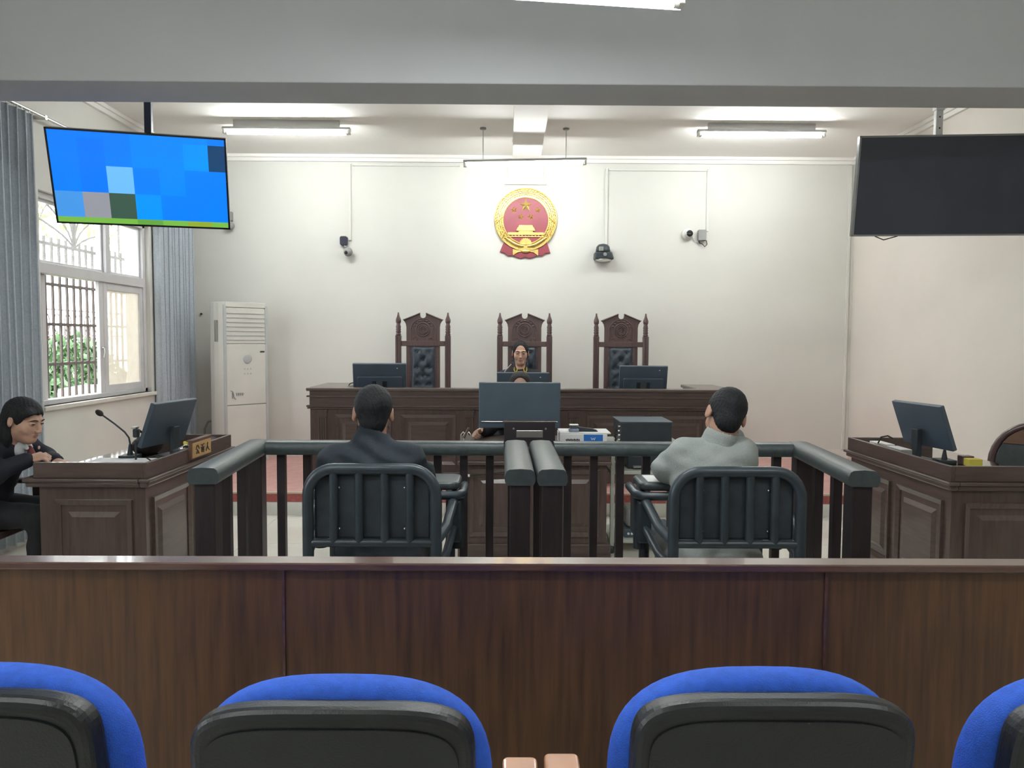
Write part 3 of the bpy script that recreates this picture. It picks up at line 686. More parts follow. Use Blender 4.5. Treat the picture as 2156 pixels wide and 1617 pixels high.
# ---------------------------------------------------------------- judge chairs
def judge_chair(label, x):
    e = thing('judge_chair', label, 'chair', (x, 7.95, PZ), group="high-backed judges' chairs")
    T = 1.785 - PZ
    for sx in (-1, 1):
        g = G(); g.box(sx * .255 - .029, sx * .255 + .029, -.025, .035, 0, T - .236)
        for k in (-1, 1): g.box(sx * .255 + k * .014 - .005, sx * .255 + k * .014 + .005, -.030, -.024, .3, T - .25)
        po = g.build('post', REDW, e, bevel=.004)
        zb = T - .236
        pr = [(.024, 0), (.028, .010), (.022, .022), (.024, .03), (.028, .038), (.022, .05), (.027, .062), (.022, .076), (.028, .088), (.022, .1), (.024, .108), (.018, .116), (.026, .135), (.028, .150), (.026, .168), (.018, .188), (.012, .205), (.009, .22), (.008, .236), (.002, .237)]
        f = G().lathe(pr, 14, c=(sx * .255, .005, zb)).build('finial', REDW); f.parent = po
    # crest board with eaves, notch and necked sides
    half = [(.172, T - .345), (.172, T - .15), (.178, T - .115), (.192, T - .09), (.211, T - .072), (.030, T), (.030, T - .02)]
    notch = [(.030 * math.cos(a), T - .027 - .030 * math.sin(a)) for a in [math.pi * i / 8 for i in range(1, 8)]]
    poly = half + notch + [(-x_, z_) for x_, z_ in reversed(half)]
    cr = G().prism(poly, -.012, .022, 'xz').build('crest_board', REDW, e, bevel=.003)
    g = G()
    for s in (-1, 1): g.tube([(s * .031, -.016, T - .008), (s * .200, -.016, T - .078)], .008, 6)
    g.tube([(.128 * math.cos(a), -.013, T - .19 + .128 * math.sin(a)) for a in [math.pi * i / 20 for i in range(21)]], .005, 6)
    for s in (-1, 1): g.tube([(s * .128, -.013, T - .19), (s * .128, -.013, T - .29)], .005, 6)
    for r_ in (.038, .050, .068): g.tube([(r_ * math.cos(a), -.015, T - .175 + r_ * math.sin(a)) for a in [6.2832 * i / 24 for i in range(24)]], .006, 6, closed=True)
    # stylised character in the medallion and scrolls around it
    g.tube([(-.022, -.014, T - .16), (.022, -.014, T - .16)], .003, 5); g.tube([(0, -.014, T - .148), (0, -.014, T - .205)], .003, 5)
    g.tube([(-.018, -.014, T - .178), (-.012, -.014, T - .2)], .003, 5); g.tube([(.018, -.014, T - .178), (.006, -.014, T - .203), (.022, -.014, T - .203)], .003, 5)
    for s in (-1, 1):
        g.tube([(s * (.105 - .02 * t), -.013, T - .14 - .12 * t) for t in (0, .3, .6, 1)], .005, 6)
        g.tube([(s * (.082 + .022 * math.cos(a)), -.013, T - .272 + .018 * math.sin(a)) for a in [i * .6 for i in range(9)]], .005, 6)
        for k in range(5):
            a = R(25 + 26 * k * .8); g.ball((s * .095 * math.cos(a), -.013, T - .175 + .095 * math.sin(a)), (.014, .006, .009), 8, 5)
    rl = g.build('crest_carving', REDW); rl.parent = cr
    G().box(-.226, .226, -.020, .026, T - .345, T - .292).build('cross_rail', REDW, e, bevel=.004)
    for sx in (-1, 1): G().box(sx * .1535 - .0195, sx * .1535 + .0195, -.012, .022, .42, T - .345).build('stile', REDW, e, bevel=.003)
    G().box(-.134, .134, -.006, .018, .42, T - .345).build('back_panel', REDW, e)
    # tufted pad: height field with buttons
    nx, nz = 22, 46; z0, z1 = .52, T - .352; vs = []; fs = []
    bt = [(sx * .06, T - .40 - k * .17) for k in range(4) for sx in (-1, 1)] + [(0, T - .485 - k * .17) for k in range(3)]
    for j in range(nz + 1):
        for i in range(nx + 1):
            x_ = -.118 + .236 * i / nx; z_ = z0 + (z1 - z0) * j / nz
            e_ = min(min(x_ + .118, .118 - x_), min(z_ - z0, z1 - z_)); d = .034 * (1 - math.exp(-e_ / .012))
            for bx, bz in bt: d -= .020 * math.exp(-((x_ - bx) ** 2 + (z_ - bz) ** 2) / .0007)
            d -= .005 * (.5 + .5 * math.cos((x_ + (z_ - T)) * 52)) ** 6 + .005 * (.5 + .5 * math.cos((x_ - (z_ - T)) * 52)) ** 6
            vs.append((x_, -.006 - max(.002, d), z_))
    for j in range(nz):
        for i in range(nx): a = j * (nx + 1) + i; fs.append((a, a + 1, a + nx + 2, a + nx + 1))
    pd = G().add(vs, fs, 0, True).build('tufted_pad', TUFT, e, fix=False)
    for bx, bz in bt:
        b_ = G().ball((bx, -.020, bz), (.009, .006, .009), 8, 5).build('button', TUFT); b_.parent = pd
    g = G()
    for k in range(40):
        for s in (-1, 1): g.ball((s * .126, -.010, z0 + k * (z1 - z0) / 40), .0035, 5, 4)
    for k in range(22): g.ball((-.12 + k * .24 / 21, -.010, z1 + .004), .0035, 5, 4)
    g.build('nail_trim', CHROME, e)
    G().box(-.26, .26, -.50, 0, .38, .43).build('seat_frame', REDW, e, bevel=.006)
    G().box(-.23, .23, -.48, -.02, .43, .49).build('seat_cushion', TUFT, e, bevel=.02, seg=3)
    for sx in (-1, 1):
        G().box(sx * .235 - .025, sx * .235 + .025, -.49, -.44, 0, .66).build('leg', REDW, e, bevel=.004)
        G().box(sx * .245 - .032, sx * .245 + .032, -.50, -.01, .66, .69).build('armrest', REDW, e, bevel=.008)
    return e
judge_chair("empty carved high-backed judge's chair, leftmost behind the bench", -.869)
judge_chair("carved high-backed judge's chair the woman judge sits in", .177)
judge_chair("empty carved high-backed judge's chair, rightmost behind the bench", 1.171)

# ---------------------------------------------------------------- monitors
def monitor(label, c, w, h, yaw, tilt, base_z, grp, hump=True, neck=None, led=True):
    """back faces local -Y; c = centre of the panel"""
    e = thing('monitor', label, 'monitor', (c[0], c[1], base_z), yaw, group=grp)
    M = Matrix.Translation((0, 0, c[2] - base_z)) @ Matrix.Rotation(tilt, 4, 'X')
    G().box(-w / 2, w / 2, -.004, .026, -h / 2, h / 2, M=M).build('casing', MONB, e, bevel=.006)
    G().box(-w / 2 + .014, w / 2 - .014, .026, .028, -h / 2 + .02, h / 2 - .014, M=M).build('screen', MONS, e)
    if hump:
        g = G(); g.prism([(-w * .42, -h * .42), (w * .42, -h * .42), (w * .42, h * .06), (w * .40, h * .10), (-w * .40, h * .10), (-w * .42, h * .06)], -.030, -.004, 'xz', M=M)
        hp = g.build('rear_bulge', MONB, e, bevel=.010, seg=3)
        g = G(); g.box(-w * .14, w * .14, -.034, -.030, -h * .36, -h * .05, M=M); q = g.build('port_cover', BPLAST); q.parent = hp
    if led: G().box(w * .32, w * .34, -.006, -.004, h * .34, h * .37, M=M).build('logo_mark', PAPER, e)
    zc = c[2] - base_z
    G().box(-.03, .03, -.05, -.012, .01, neck or max(.04, zc - .02)).build('stand_neck', BPLAST, e, bevel=.006)
    G().prism(rrect(-.11, .11, -.12, .07, .04), 0, .014, 'xy').build('stand_base', BPLAST, e, bevel=.004)
    return e
WT = .945
monitor("computer monitor seen from behind at the left end of the judges' bench", (-1.21, 7.30, 1.135), .50, .30, R(6), R(18), WT, "monitors on the judges' bench")
monitor("computer monitor seen from behind in front of the woman judge", (.15, 7.34, 1.05), .50, .30, R(0), R(10), WT, "monitors on the judges' bench")
monitor("computer monitor seen from behind at the right end of the judges' bench", (1.285, 7.26, 1.135), .45, .28, R(-3), R(18), WT, "monitors on the judges' bench")
mk = thing('gooseneck_microphone', 'thin silver microphone stem in front of the woman judge', 'microphone', (-.06, 7.42, WT), world=True)
g = G(); g.lathe([(.045, 0), (.045, .015), (.02, .025)], 16, c=(-.06, 7.42, WT)); g.build('base', BPLAST, mk)
G().tube([(-.06, 7.42, .96), (-.055, 7.43, 1.12), (-.02, 7.46, 1.21), (.04, 7.5, 1.275)], .004, 8).build('stem', STEEL, mk)
G().ball((.045, 7.503, 1.28), (.010, .010, .012), 10, 8).build('head', BPLAST, mk)
g = thing('power_cable', "black cable drooping beside the left bench monitor", 'cable', (-1.5, 7.3, WT), world=True)
G().tube([(-1.44, 7.36, 1.10), (-1.50, 7.35, 1.085), (-1.54, 7.3, 1.02), (-1.5, 7.3, .952)], .006, 6).build('cord', INK, g)

# ================================================================ CLERK'S DESK
CX0, CX1, CY0, CY1, CZ = -.325, .705, 5.2, 5.85, .78
cd = thing('clerk_desk', "small panelled wooden clerk's desk below the judges' bench", 'desk', (.19, 5.2, 0), world=True)
G().box(CX0 + .02, CX1 - .02, CY0 + .02, CY0 + .045, 0, CZ - .03).build('front_board', WOOD, cd)
for x0, x1 in ((CX0 + .02, CX0 + .05), (CX1 - .05, CX1 - .02)): G().box(x0, x1, CY0 + .045, CY1, 0, CZ - .03).build('side_board', WOOD, cd)
G().box(CX0 - .02, CX1 + .02, CY0 - .02, CY1, CZ - .03, CZ).build('desk_top', WOODH, cd, bevel=.008)
G().box(CX0, CX1, CY0, CY0 + .02, CZ - .10, CZ - .03).build('frieze', WOODH, cd, bevel=.004)
G().box(CX0 - .01, CX1 + .01, CY0 - .012, CY0 + .02, CZ - .125, CZ - .10).build('moulding', WOODH, cd, bevel=.005)
G().box(CX0 - .01, CX1 + .01, CY0 - .005, CY0 + .04, 0, .11).build('plinth', WOODH, cd, bevel=.006)
raised_panel(cd, (CX0 + .07, CY0 + .02, .16), (1, 0, 0), (0, 0, 1), (0, -1, 0), .41, .46, WOOD)
raised_panel(cd, (CX0 + .55, CY0 + .02, .16), (1, 0, 0), (0, 0, 1), (0, -1, 0), .41, .46, WOOD)
monitor("large monitor seen from behind on the clerk's desk, hiding her face", (.088, 5.42, 1.045), .575, .325, 0, R(2), CZ, None, hump=False, led=False, neck=.13)
monk = [o for o in COL.objects if o.name.startswith('monitor') and o.get('label', '').startswith('large monitor')][0]
G().box(-.27, .27, -.012, -.006, .146, .152).build('lower_trim', STEEL, monk, bevel=.002)
nb2 = thing('label_box', "dark box with a silver label plate before the clerk's monitor", 'box', (.155, 5.27, CZ), world=True)
G().box(-.02, .33, 5.24, 5.32, CZ, .945).build('body', mat('dark_box', (.022, .017, .022), .4), nb2, bevel=.004)
G().box(.065, .245, 5.234, 5.24, .84, .888).build('label_plate', STEEL, nb2, bevel=.002)
G().box(-.03, .34, 5.235, 5.325, .945, .952).build('lid', WOODH, nb2, bevel=.002)
for x in (.045, .265): G().cyl((x, 5.24, .90), (x, 5.235, .90), .007, 10).build('screw', STEEL, nb2)
rm = thing('paper_ream', "white and blue ream of paper at the right end of the clerk's desk", 'paper ream', (.54, 5.42, CZ), world=True)
G().box(.365, .70, 5.33, 5.58, CZ, .853).build('wrapper', PAPER, rm, bevel=.005)
G().box(.535, .668, 5.328, 5.33, CZ + .003, .850).build('blue_print', PBLUE, rm)
g = G()
for k in range(9): g.box(.41 + k * .011, .418 + k * .011, 5.327, 5.33, .800, .818 + .003 * (k % 2))
g.build('small_print', INK, rm)
g = G()
for a, b in (((.585, .83), (.592, .812)), ((.592, .812), (.600, .826)), ((.600, .826), (.608, .812)), ((.608, .812), (.615, .83))): g.tube([(a[0], 5.3265, a[1]), (b[0], 5.3265, b[1])], .0025, 4)
g.build('printed_mark', PAPER, rm)
pw = tag(G().box(.37, .725, 5.335, 5.60, .853, .862).build('paper_stack', PAPER, bevel=.002), "loose white sheets lying on top of the paper ream", 'paper')
sp = thing('stamp_pad', "small grey-blue stamp box standing on the sheets on the clerk's desk", 'stamp', (.475, 5.40, .862), world=True)
G().box(.435, .505, 5.37, 5.43, .862, .885).build('base', mat('greyblue_plastic', (.22, .25, .33), .4), sp, bevel=.004)
G().box(.445, .495, 5.38, 5.42, .885, .905).build('grip', MONB, sp, bevel=.004); G().box(.437, .503, 5.372, 5.428, .905, .915).build('lid', STEEL, sp, bevel=.003)
st = thing('stapler', "black stapler on the sheets beside the stamp box", 'stapler', (.57, 5.42, .862), world=True)
G().prism([(.50, .868), (.63, .868), (.635, .874), (.60, .884), (.50, .896)], 5.40, 5.43, 'xz').build('arm', BPLAST, st, bevel=.003); G().box(.51, .64, 5.40, 5.435, .862, .868).build('base', BPLAST, st)
# small items left of the clerk
ph = thing('wire_rack', "small wire stand with a brown stick at the left end of the clerk's desk", 'rack', (-.30, 5.5, CZ), world=True)
for k in range(3): G().tube([(-.33 + k * .02, 5.5, CZ), (-.33 + k * .02, 5.5, .825), (-.315 + k * .02, 5.5, .845), (-.30 + k * .02, 5.5, .825), (-.30 + k * .02, 5.5, CZ)], .004, 6).build('wire', STEEL, ph)
G().cyl((-.31, 5.5, .80), (-.275, 5.5, .875), .009, 8).build('stick', REDW, ph)
cbl = thing('power_strip_cable', "dark cable with a white plug on the front of the clerk's desk", 'cable', (-.1, 5.18, .60), world=True)
G().tube([(-.25, 5.175, .585), (-.10, 5.175, .60), (.0, 5.175, .61)], .005, 6).build('cord', INK, cbl); G().box(-.285, -.25, 5.168, 5.186, .577, .595).build('plug', WPL, cbl, bevel=.003)

# ---------------------------------------------------------------- cart and equipment
ct = thing('utility_cart', "pale metal utility cart to the right of the clerk's desk", 'cart', (.97, 5.6, 0), world=True)
for x in (.745, 1.235):
    for y in (5.38, 5.82): G().box(x - .014, x + .014, y - .014, y + .014, .03, .775).build('post', GREENB, ct, bevel=.003)
for z in (.10, .59, .775): G().box(.73, 1.25, 5.365, 5.835, z - .025, z).build('shelf', GREENB, ct, bevel=.004)
for x in (.745, 1.235):
    for y in (5.38, 5.82): G().ball((x, y, .03), .03, 10, 6).build('caster', BPLAST, ct)
eq = thing('equipment_case', "black equipment case on the top shelf of the utility cart", 'case', (.985, 5.6, .775), world=True)
G().box(.805, 1.17, 5.42, 5.80, .775, .925).build('casing', BPLAST, eq, bevel=.006)
G().box(.80, 1.175, 5.415, 5.805, .925, .932).build('lid', MONB, eq, bevel=.002)
for k in range(4): G().cyl((.79, 5.45, .80 + .032 * k), (.805, 5.45, .80 + .032 * k), .009, 8).build('plug', CHROME, eq)
g = G()
for k in range(4): g.tube([(.785, 5.44, .81 + .035 * k), (.765, 5.43, .80 + .03 * k), (.775, 5.42, .785)], .004, 6)
g.build('cables', INK, eq)
d1 = thing('printer', "dark printer among cables on the middle shelf of the cart", 'printer', (1.0, 5.6, .59), world=True)
G().box(.86, 1.2, 5.45, 5.78, .59, .70).build('body', BPLAST, d1, bevel=.012); G().box(.90, 1.16, 5.42, 5.46, .60, .615).build('tray', GREYB, d1, bevel=.003); G().box(.90, .96, 5.445, 5.452, .68, .69).build('panel', PAPER, d1)
d2 = thing('audio_recorder', "dark recorder with white sockets on the lowest shelf of the cart", 'recorder', (1.0, 5.6, .10), world=True)
G().box(.84, 1.2, 5.42, 5.75, .10, .16).build('body', MONB, d2, bevel=.005)
for k in range(4): G().cyl((.87 + .025 * k, 5.42, .13), (.87 + .025 * k, 5.415, .13), .009, 10).build('socket', PAPER, d2)
G().box(.86, 1.0, 5.46, 5.70, .16, .30).build('drive_bay', GREYB, d2, bevel=.03, seg=3)

# ================================================================ SIDE DESKS
def side_desk(label, x_in, sgn, y0, y1):
    """sgn=+1: left desk (inner face looks towards +X); -1: right desk. local x outward from inner face"""
    e = thing('counsel_desk', label, 'desk', (x_in, y0, 0), world=True, group='panelled side desks')
    def bx(a0, a1, yy0, yy1, z0, z1, nm, m, bv=.004):
        xs = sorted((x_in - sgn * a0, x_in - sgn * a1)); return G().box(xs[0], xs[1], yy0, yy1, z0, z1).build(nm, m, e, bevel=bv)
    D = .585; RZ, RB, MZ = .842, .757, .71
    bx(.0201, .045, y0 + .045, y1 - .045, 0, RB, 'inner_board', WOODY, 0)
    bx(.02, D, y0 + .02, y0 + .045, 0, RB, 'end_board', WOOD, 0); bx(.02, D, y1 - .045, y1 - .02, 0, RB, 'end_board', WOOD, 0)
    bx(.0, .022, y0, y1, RB, RZ, 'inner_rim', WOODY); bx(.022, D + .02, y0, y0 + .022, RB, RZ, 'end_rim', WOODH); bx(.022, D, y1 - .022, y1, RB, RZ, 'end_rim', WOODH)
    bx(-.022, .04, y0 - .022, y1 + .022, RB - .020, RB, 'moulding', WOODY, .007); bx(-.008, .04, y0 - .008, y1 + .008, MZ, RB - .020, 'moulding', WOODY, .008)
    bx(.04, D + .07, y0 - .022, y0 + .04, RB - .020, RB, 'moulding', WOODH, .007); bx(.04, D + .06, y0 - .008, y0 + .04, MZ, RB - .020, 'moulding', WOODH, .008)
    bx(.022, D + .08, y0 + .022, y1 - .022, RB - .025, RB, 'desk_top', WOODY, .003)
    bx(.03, D + .06, y0 + .03, y1 - .03, RB, RB + .006, 'glass_top', DESKG, .001)
    # panels on the near end and the inner face
    xa = x_in - sgn * .02
    if sgn > 0: raised_panel(e, (x_in - .50, y0 + .02, .12), (1, 0, 0), (0, 0, 1), (0, -1, 0), .41, .52, WOOD)
    else: raised_panel(e, (x_in + .09, y0 + .02, .12), (1, 0, 0), (0, 0, 1), (0, -1, 0), .41, .52, WOOD)
    for ya, yb in ((y0 + .09, y0 + .58), (y0 + .67, y1 - .09)):
        if sgn > 0: raised_panel(e, (xa, ya, .12), (0, 1, 0), (0, 0, 1), (1, 0, 0), yb - ya, .52, WOODY)
        else: raised_panel(e, (xa, yb, .12), (0, -1, 0), (0, 0, 1), (-1, 0, 0), yb - ya, .52, WOODY)
    return e
side_desk('dark panelled desk on the left, where the woman in uniform sits', -1.913, 1, 4.07, 5.32)
side_desk('dark panelled desk on the right with nobody sitting at it', 2.376, -1, 4.07, 5.32)
DT = .763
monitor('tilted monitor seen from behind on the left side desk', (-2.12, 4.83, .975), .45, .288, R(80), R(20), DT, 'monitors on the side desks', hump=False, led=False)
monitor('tilted monitor seen from behind on the right side desk', (2.60, 4.79, .985), .46, .29, R(-82), R(20), DT, 'monitors on the side desks', hump=False, led=False)
def goose(label, b, pts, hr):
    e = thing('gooseneck_microphone', label, 'microphone', b, world=True)
    G().prism([(b[0] + p, b[1] + q) for p, q in rrect(-.05, .05, -.06, .06, .015)], b[2], b[2] + .022, 'xy').build('base', BPLAST, e, bevel=.004)
    G().cyl((b[0], b[1], b[2] + .02), (pts[0][0], pts[0][1], pts[0][2]), .018, 12, r2=.008).build('boot', BPLAST, e)
    G().tube(pts, .0055, 8).build('stem', BPLAST, e)
    d = (Vector(pts[-1]) - Vector(pts[-2])).normalized(); q = d.to_track_quat('Z', 'Y').to_matrix().to_4x4(); q.translation = Vector(pts[-1])
    G().ball((0, 0, hr * .9), (hr, hr, hr * 1.5), 12, 8, M=q).build('foam_head', INK, e)
goose('black gooseneck microphone leaning left on the left side desk', (-2.33, 4.74, DT), [(-2.328, 4.74, .85), (-2.335, 4.74, .89), (-2.36, 4.74, .925), (-2.42, 4.74, .975), (-2.50, 4.74, 1.033)], .018)
goose('short black microphone beside the monitor on the right side desk', (2.70, 4.70, DT), [(2.70, 4.70, .84), (2.70, 4.70, .87), (2.69, 4.71, .90), (2.675, 4.72, .915)], .012)
# name plate
npl = thing('name_plate', 'wooden name plate with three carved characters on the left desk rim', 'name plate', (-1.905, 4.76, .78), world=True)
NY0, NY1 = 4.60, 4.90
G().box(-1.913, -1.893, NY0, NY1, .775, .885).build('board', mat('name_plate_edge', (.16, .085, .06), .4), npl, bevel=.002)
G().box(-1.893, -1.888, NY0 + .010, NY1 - .010, .783, .873).build('face', PLATEW, npl)
G().box(-1.925, -1.888, NY0 - .004, NY1 + .004, .885, .892).build('top_edge', mat('name_plate_edge', (.16, .085, .06), .4), npl, bevel=.002)
CH = {'gong': [((.40, .95), (.10, .55)), ((.60, .95), (.92, .55)), ((.48, .55), (.22, .15)), ((.22, .15), (.72, .20)), ((.62, .40), (.82, .08))],
      'su': [((.12, .92), (.24, .80)), ((.05, .62), (.22, .62)), ((.22, .62), (.22, .15)), ((.22, .15), (.34, .28)), ((.92, .93), (.48, .83)), ((.48, .83), (.48, .45)), ((.48, .45), (.34, .08)), ((.48, .58), (.95, .58)), ((.74, .58), (.74, .04)), ((.62, .40), (.88, .26))],
      'ren': [((.52, .95), (.44, .55)), ((.44, .55), (.08, .08)), ((.48, .62), (.62, .30)), ((.62, .30), (.95, .08))]}
for k, c in enumerate(('gong', 'su', 'ren')):
    g = G(); y_ = NY0 + .045 + k * .078; s_ = .060
    for (a0, b0), (a1, b1) in CH[c]:
        g.tube([(-1.887, y_ + a0 * s_, .797 + b0 * s_), (-1.887, y_ + a1 * s_, .797 + b1 * s_)], .0036, 5)
    g.build('character', INK, npl)
# clutter on the desks
dc = thing('document_folder', 'pale open document lying on the left desk before the woman', 'document', (-2.25, 4.55, DT), world=True)
G().box(-2.50, -2.14, 4.42, 4.70, DT, DT + .008).build('pages', PAPER, dc, bevel=.002)
ad = thing('adapter_block', 'black adapter with silver cables behind the left desk monitor', 'adapter', (-2.0, 4.72, DT), world=True)
G().box(-2.02, -1.95, 4.62, 4.72, DT, DT + .07).build('block', BPLAST, ad, bevel=.006)
g = G()
for k in range(4): g.tube([(-2.0 + .01 * k, 4.66, DT + .07), (-1.975, 4.70 + .03 * k, DT + .085 - .008 * k), (-1.955, 4.80 + .04 * k, DT + .07), (-1.96, 4.86 + .02 * k, DT + .02)], .005, 6)
g.build('cables', CHROME, ad)
G().box(-2.0, -1.975, 4.735, 4.755, DT + .085, DT + .105).build('yellow_plug', YEL, ad, bevel=.003)
kb = thing('computer_mouse', 'pale mouse with a dark cord on the left desk', 'mouse', (-2.10, 4.52, DT), world=True)
G().ball((-2.04, 4.50, DT + .012), (.05, .03, .02), 14, 8).build('body', WPL, kb); G().tube([(-2.08, 4.50, DT + .015), (-2.13, 4.53, DT + .035), (-2.10, 4.6, DT + .04), (-2.03, 4.63, DT + .02)], .004, 6).build('cord', INK, kb)
wc = thing('webcam', 'small black webcam clipped beside the left desk monitor', 'webcam', (-2.26, 4.62, .93), world=True)
G().box(-2.252, -2.222, 4.61, 4.65, .905, .96).build('body', BPLAST, wc, bevel=.010); G().box(-2.256, -2.228, 4.605, 4.655, .96, .972).build('cap', STEEL, wc, bevel=.003); G().cyl((-2.242, 4.63, DT + .006), (-2.242, 4.63, .89), .006, 10).build('stand', BPLAST, wc)
bg = thing('black_bag', 'small black bag slumped behind the left desk monitor', 'bag', (-2.30, 4.95, DT), world=True)
g = G(); g.ball((-2.31, 4.93, DT + .055), (.09, .12, .065), 16, 10); g.build('body', INK, bg); G().tube([(-2.35, 4.88, DT + .09), (-2.36, 4.93, DT + .15), (-2.32, 4.98, DT + .09)], .008, 6).build('strap', INK, bg)
tag(G().box(2.49, 2.57, 5.05, 5.24, DT, DT + .065).build('notebook', PAPER, bevel=.003), 'thick white notebook nearest the far end of the right desk', 'notebook')
bx_ = thing('tissue_box', 'silver-grey box in front of the monitor on the right desk', 'box', (2.45, 4.66, DT), world=True)
G().box(2.41, 2.48, 4.66, 4.84, DT, DT + .082).build('body', GREYB, bx_, bevel=.003); G().box(2.412, 2.478, 4.662, 4.838, DT + .082, DT + .085).build('top', PAPER, bx_)
rf = tag(G().box(2.42, 2.47, 4.86, 5.03, DT, DT + .075).build('red_folder', REDW, bevel=.002), 'dark red folder between the notebook and the grey box on the right desk', 'folder')
yb = thing('sponge_box', 'small yellow and brown box lying on the right desk', 'box', (2.79, 4.60, DT), world=True)
G().box(2.76, 2.84, 4.54, 4.62, DT, DT + .045).build('box', YEL, yb, bevel=.004); G().box(2.755, 2.825, 4.60, 4.66, DT, DT + .055).build('sleeve', REDW, yb, bevel=.004)
tag(G().tube([(2.46, 5.05, DT), (2.46, 5.06, .83), (2.48, 5.06, .875), (2.52, 5.05, .885), (2.54, 5.02, .87)], .006, 6).build('monitor_cable', INK), 'black cable arching behind the right desk monitor', 'cable')

# ---------------------------------------------------------------- wooden armchairs
def armchair(label, x, y, rot):
    e = thing('armchair', label, 'chair', (x, y, 0), rot, group='wooden armchairs with leather backs')
    out = [(-.25, .44), (-.25, .72)] + [(-.25 * math.cos(a), .72 + .26 * math.sin(a)) for a in [math.pi * i / 16 for i in range(17)]][1:-1] + [(.25, .72), (.25, .44)]
    G().tube([(p, .26 + .10 * (q - .44), q) for p, q in out], .022, 10).build('back_frame', REDW, e)
    inn = [(p * .92, .44 + (q - .44) * .97) for p, q in out]
    sh = Matrix(((1, 0, 0, 0), (0, 1, .10, .26 - .044), (0, 0, 1, 0), (0, 0, 0, 1)))
    G().prism(inn, -.022, .016, 'xz', M=sh).build('back_pad', BLEATH, e, bevel=.010)
    top = [(p, q) for p, q in inn if q > .84]
    G().prism(top, -.030, -.020, 'xz', M=sh).build('crest_rail', ARMW if False else mat('warm_chair_wood', (.17, .085, .05), .35, stretch=(1, 9, 9), scale=5), e, bevel=.003)
    G().box(-.25, .25, -.24, .26, .40, .44).build('seat_frame', REDW, e, bevel=.006)
    G().box(-.23, .23, -.23, .24, .44, .49).build('seat_cushion', BLEATH, e, bevel=.02, seg=3)
    for sx in (-1, 1):
        for yy in (-.21, .25): G().box(sx * .23 - .02, sx * .23 + .02, yy - .02, yy + .02, 0, .40 if yy > 0 else .64).build('leg', REDW, e, bevel=.004)
        G().box(sx * .24 - .025, sx * .24 + .025, -.25, .26, .64, .67).build('armrest', REDW, e, bevel=.01)
armchair('empty wooden armchair with dark leather back behind the right desk', 3.20, 4.62, R(-38))
armchair('wooden armchair of the woman in uniform, at the left edge', -3.0, 4.32, R(90))
armchair("wooden armchair of the clerk behind the clerk's desk", .1, 6.12, 0)

# ================================================================ DOCKS
def pad(g, a, b, w=.122, z0=.925, z1=.992, mi=0):
    """padded rail between a and b, D-shaped section"""
    a = Vector((a[0], a[1], 0)); b = Vector((b[0], b[1], 0)); t = (b - a).normalized(); u = Vector((t.y, -t.x, 0))
    h = z1 - z0; sec = [(-w / 2 + .008, z0), (-w / 2, z0 + h * .25), (-w / 2, z0 + h * .55), (-w / 2 + .007, z0 + h * .84), (-w / 2 + .018, z1 - .003), (0, z1), (w / 2 - .018, z1 - .003), (w / 2 - .007, z0 + h * .84), (w / 2, z0 + h * .55), (w / 2, z0 + h * .25), (w / 2 - .008, z0)]
    n = len(sec); vs = [p + u * s + Vector((0, 0, z)) for p in (a, b) for s, z in sec]
    g.add(vs, [(i, (i + 1) % n, n + (i + 1) % n, n + i) for i in range(n)], mi, True)
    g.add(vs[:n], [tuple(range(n))], mi); g.add(vs[n:], [tuple(reversed(range(n)))], mi)
def dock(label, Ln, Lf, Rn, Rf):
    e = thing('dock_railing', label, 'railing', ((Ln[0] + Rn[0]) / 2, 3.05, 0), world=True, group='padded dock railings')
    for a, b in ((Ln, Lf), (Rn, Rf)):
        g = G(); pad(g, (a[0], a[1]), (b[0], b[1] + .06)); g.build('padded_rail', BLEATH, e, bevel=.004)
        P0 = Vector((a[0], a[1] + .055)); P1 = Vector((b[0], b[1]))
        G().box(P0.x - .041, P0.x + .041, P0.y - .041, P0.y + .041, 0, .927).build('end_post', POST, e, bevel=.004)
        G().box(P1.x - .041, P1.x + .041, P1.y - .041, P1.y + .041, 0, .927).build('corner_post', POST, e, bevel=.004)
        for k in range(1, 3):
            q = P0.lerp(P1, k / 3); G().box(q.x - .02, q.x + .02, q.y - .02, q.y + .02, .10, .927).build('baluster', POST, e, bevel=.002)
        G().box(min(P0.x, P1.x) + .0 - .012, max(P0.x, P1.x) + .012, P0.y, P1.y, .07, .11).build('bottom_rail', POST, e)
    g = G(); pad(g, (Lf[0] + .062, Lf[1]), (Rf[0] - .062, Rf[1])); g.build('padded_rail', BLEATH, e, bevel=.004)
    L = Rf[0] - Lf[0]; n = round(L / .136)
    for k in range(1, n):
        x = Lf[0] + L * k / n; G().box(x - .02, x + .02, Lf[1] - .02, Lf[1] + .02, .10, .927).build('baluster', POST, e, bevel=.002)
    G().box(Lf[0], Rf[0], Lf[1] - .02, Lf[1] + .02, .07, .11).build('bottom_rail', POST, e)
dock('black padded wooden railing around the man in the dark jacket', (-1.205, 3.03), (-1.27, 3.87), (.053, 3.03), (.045, 3.87))
dock('black padded wooden railing around the man in the grey jacket', (.182, 3.03), (.175, 3.87), (1.425, 3.03), (1.50, 3.87))

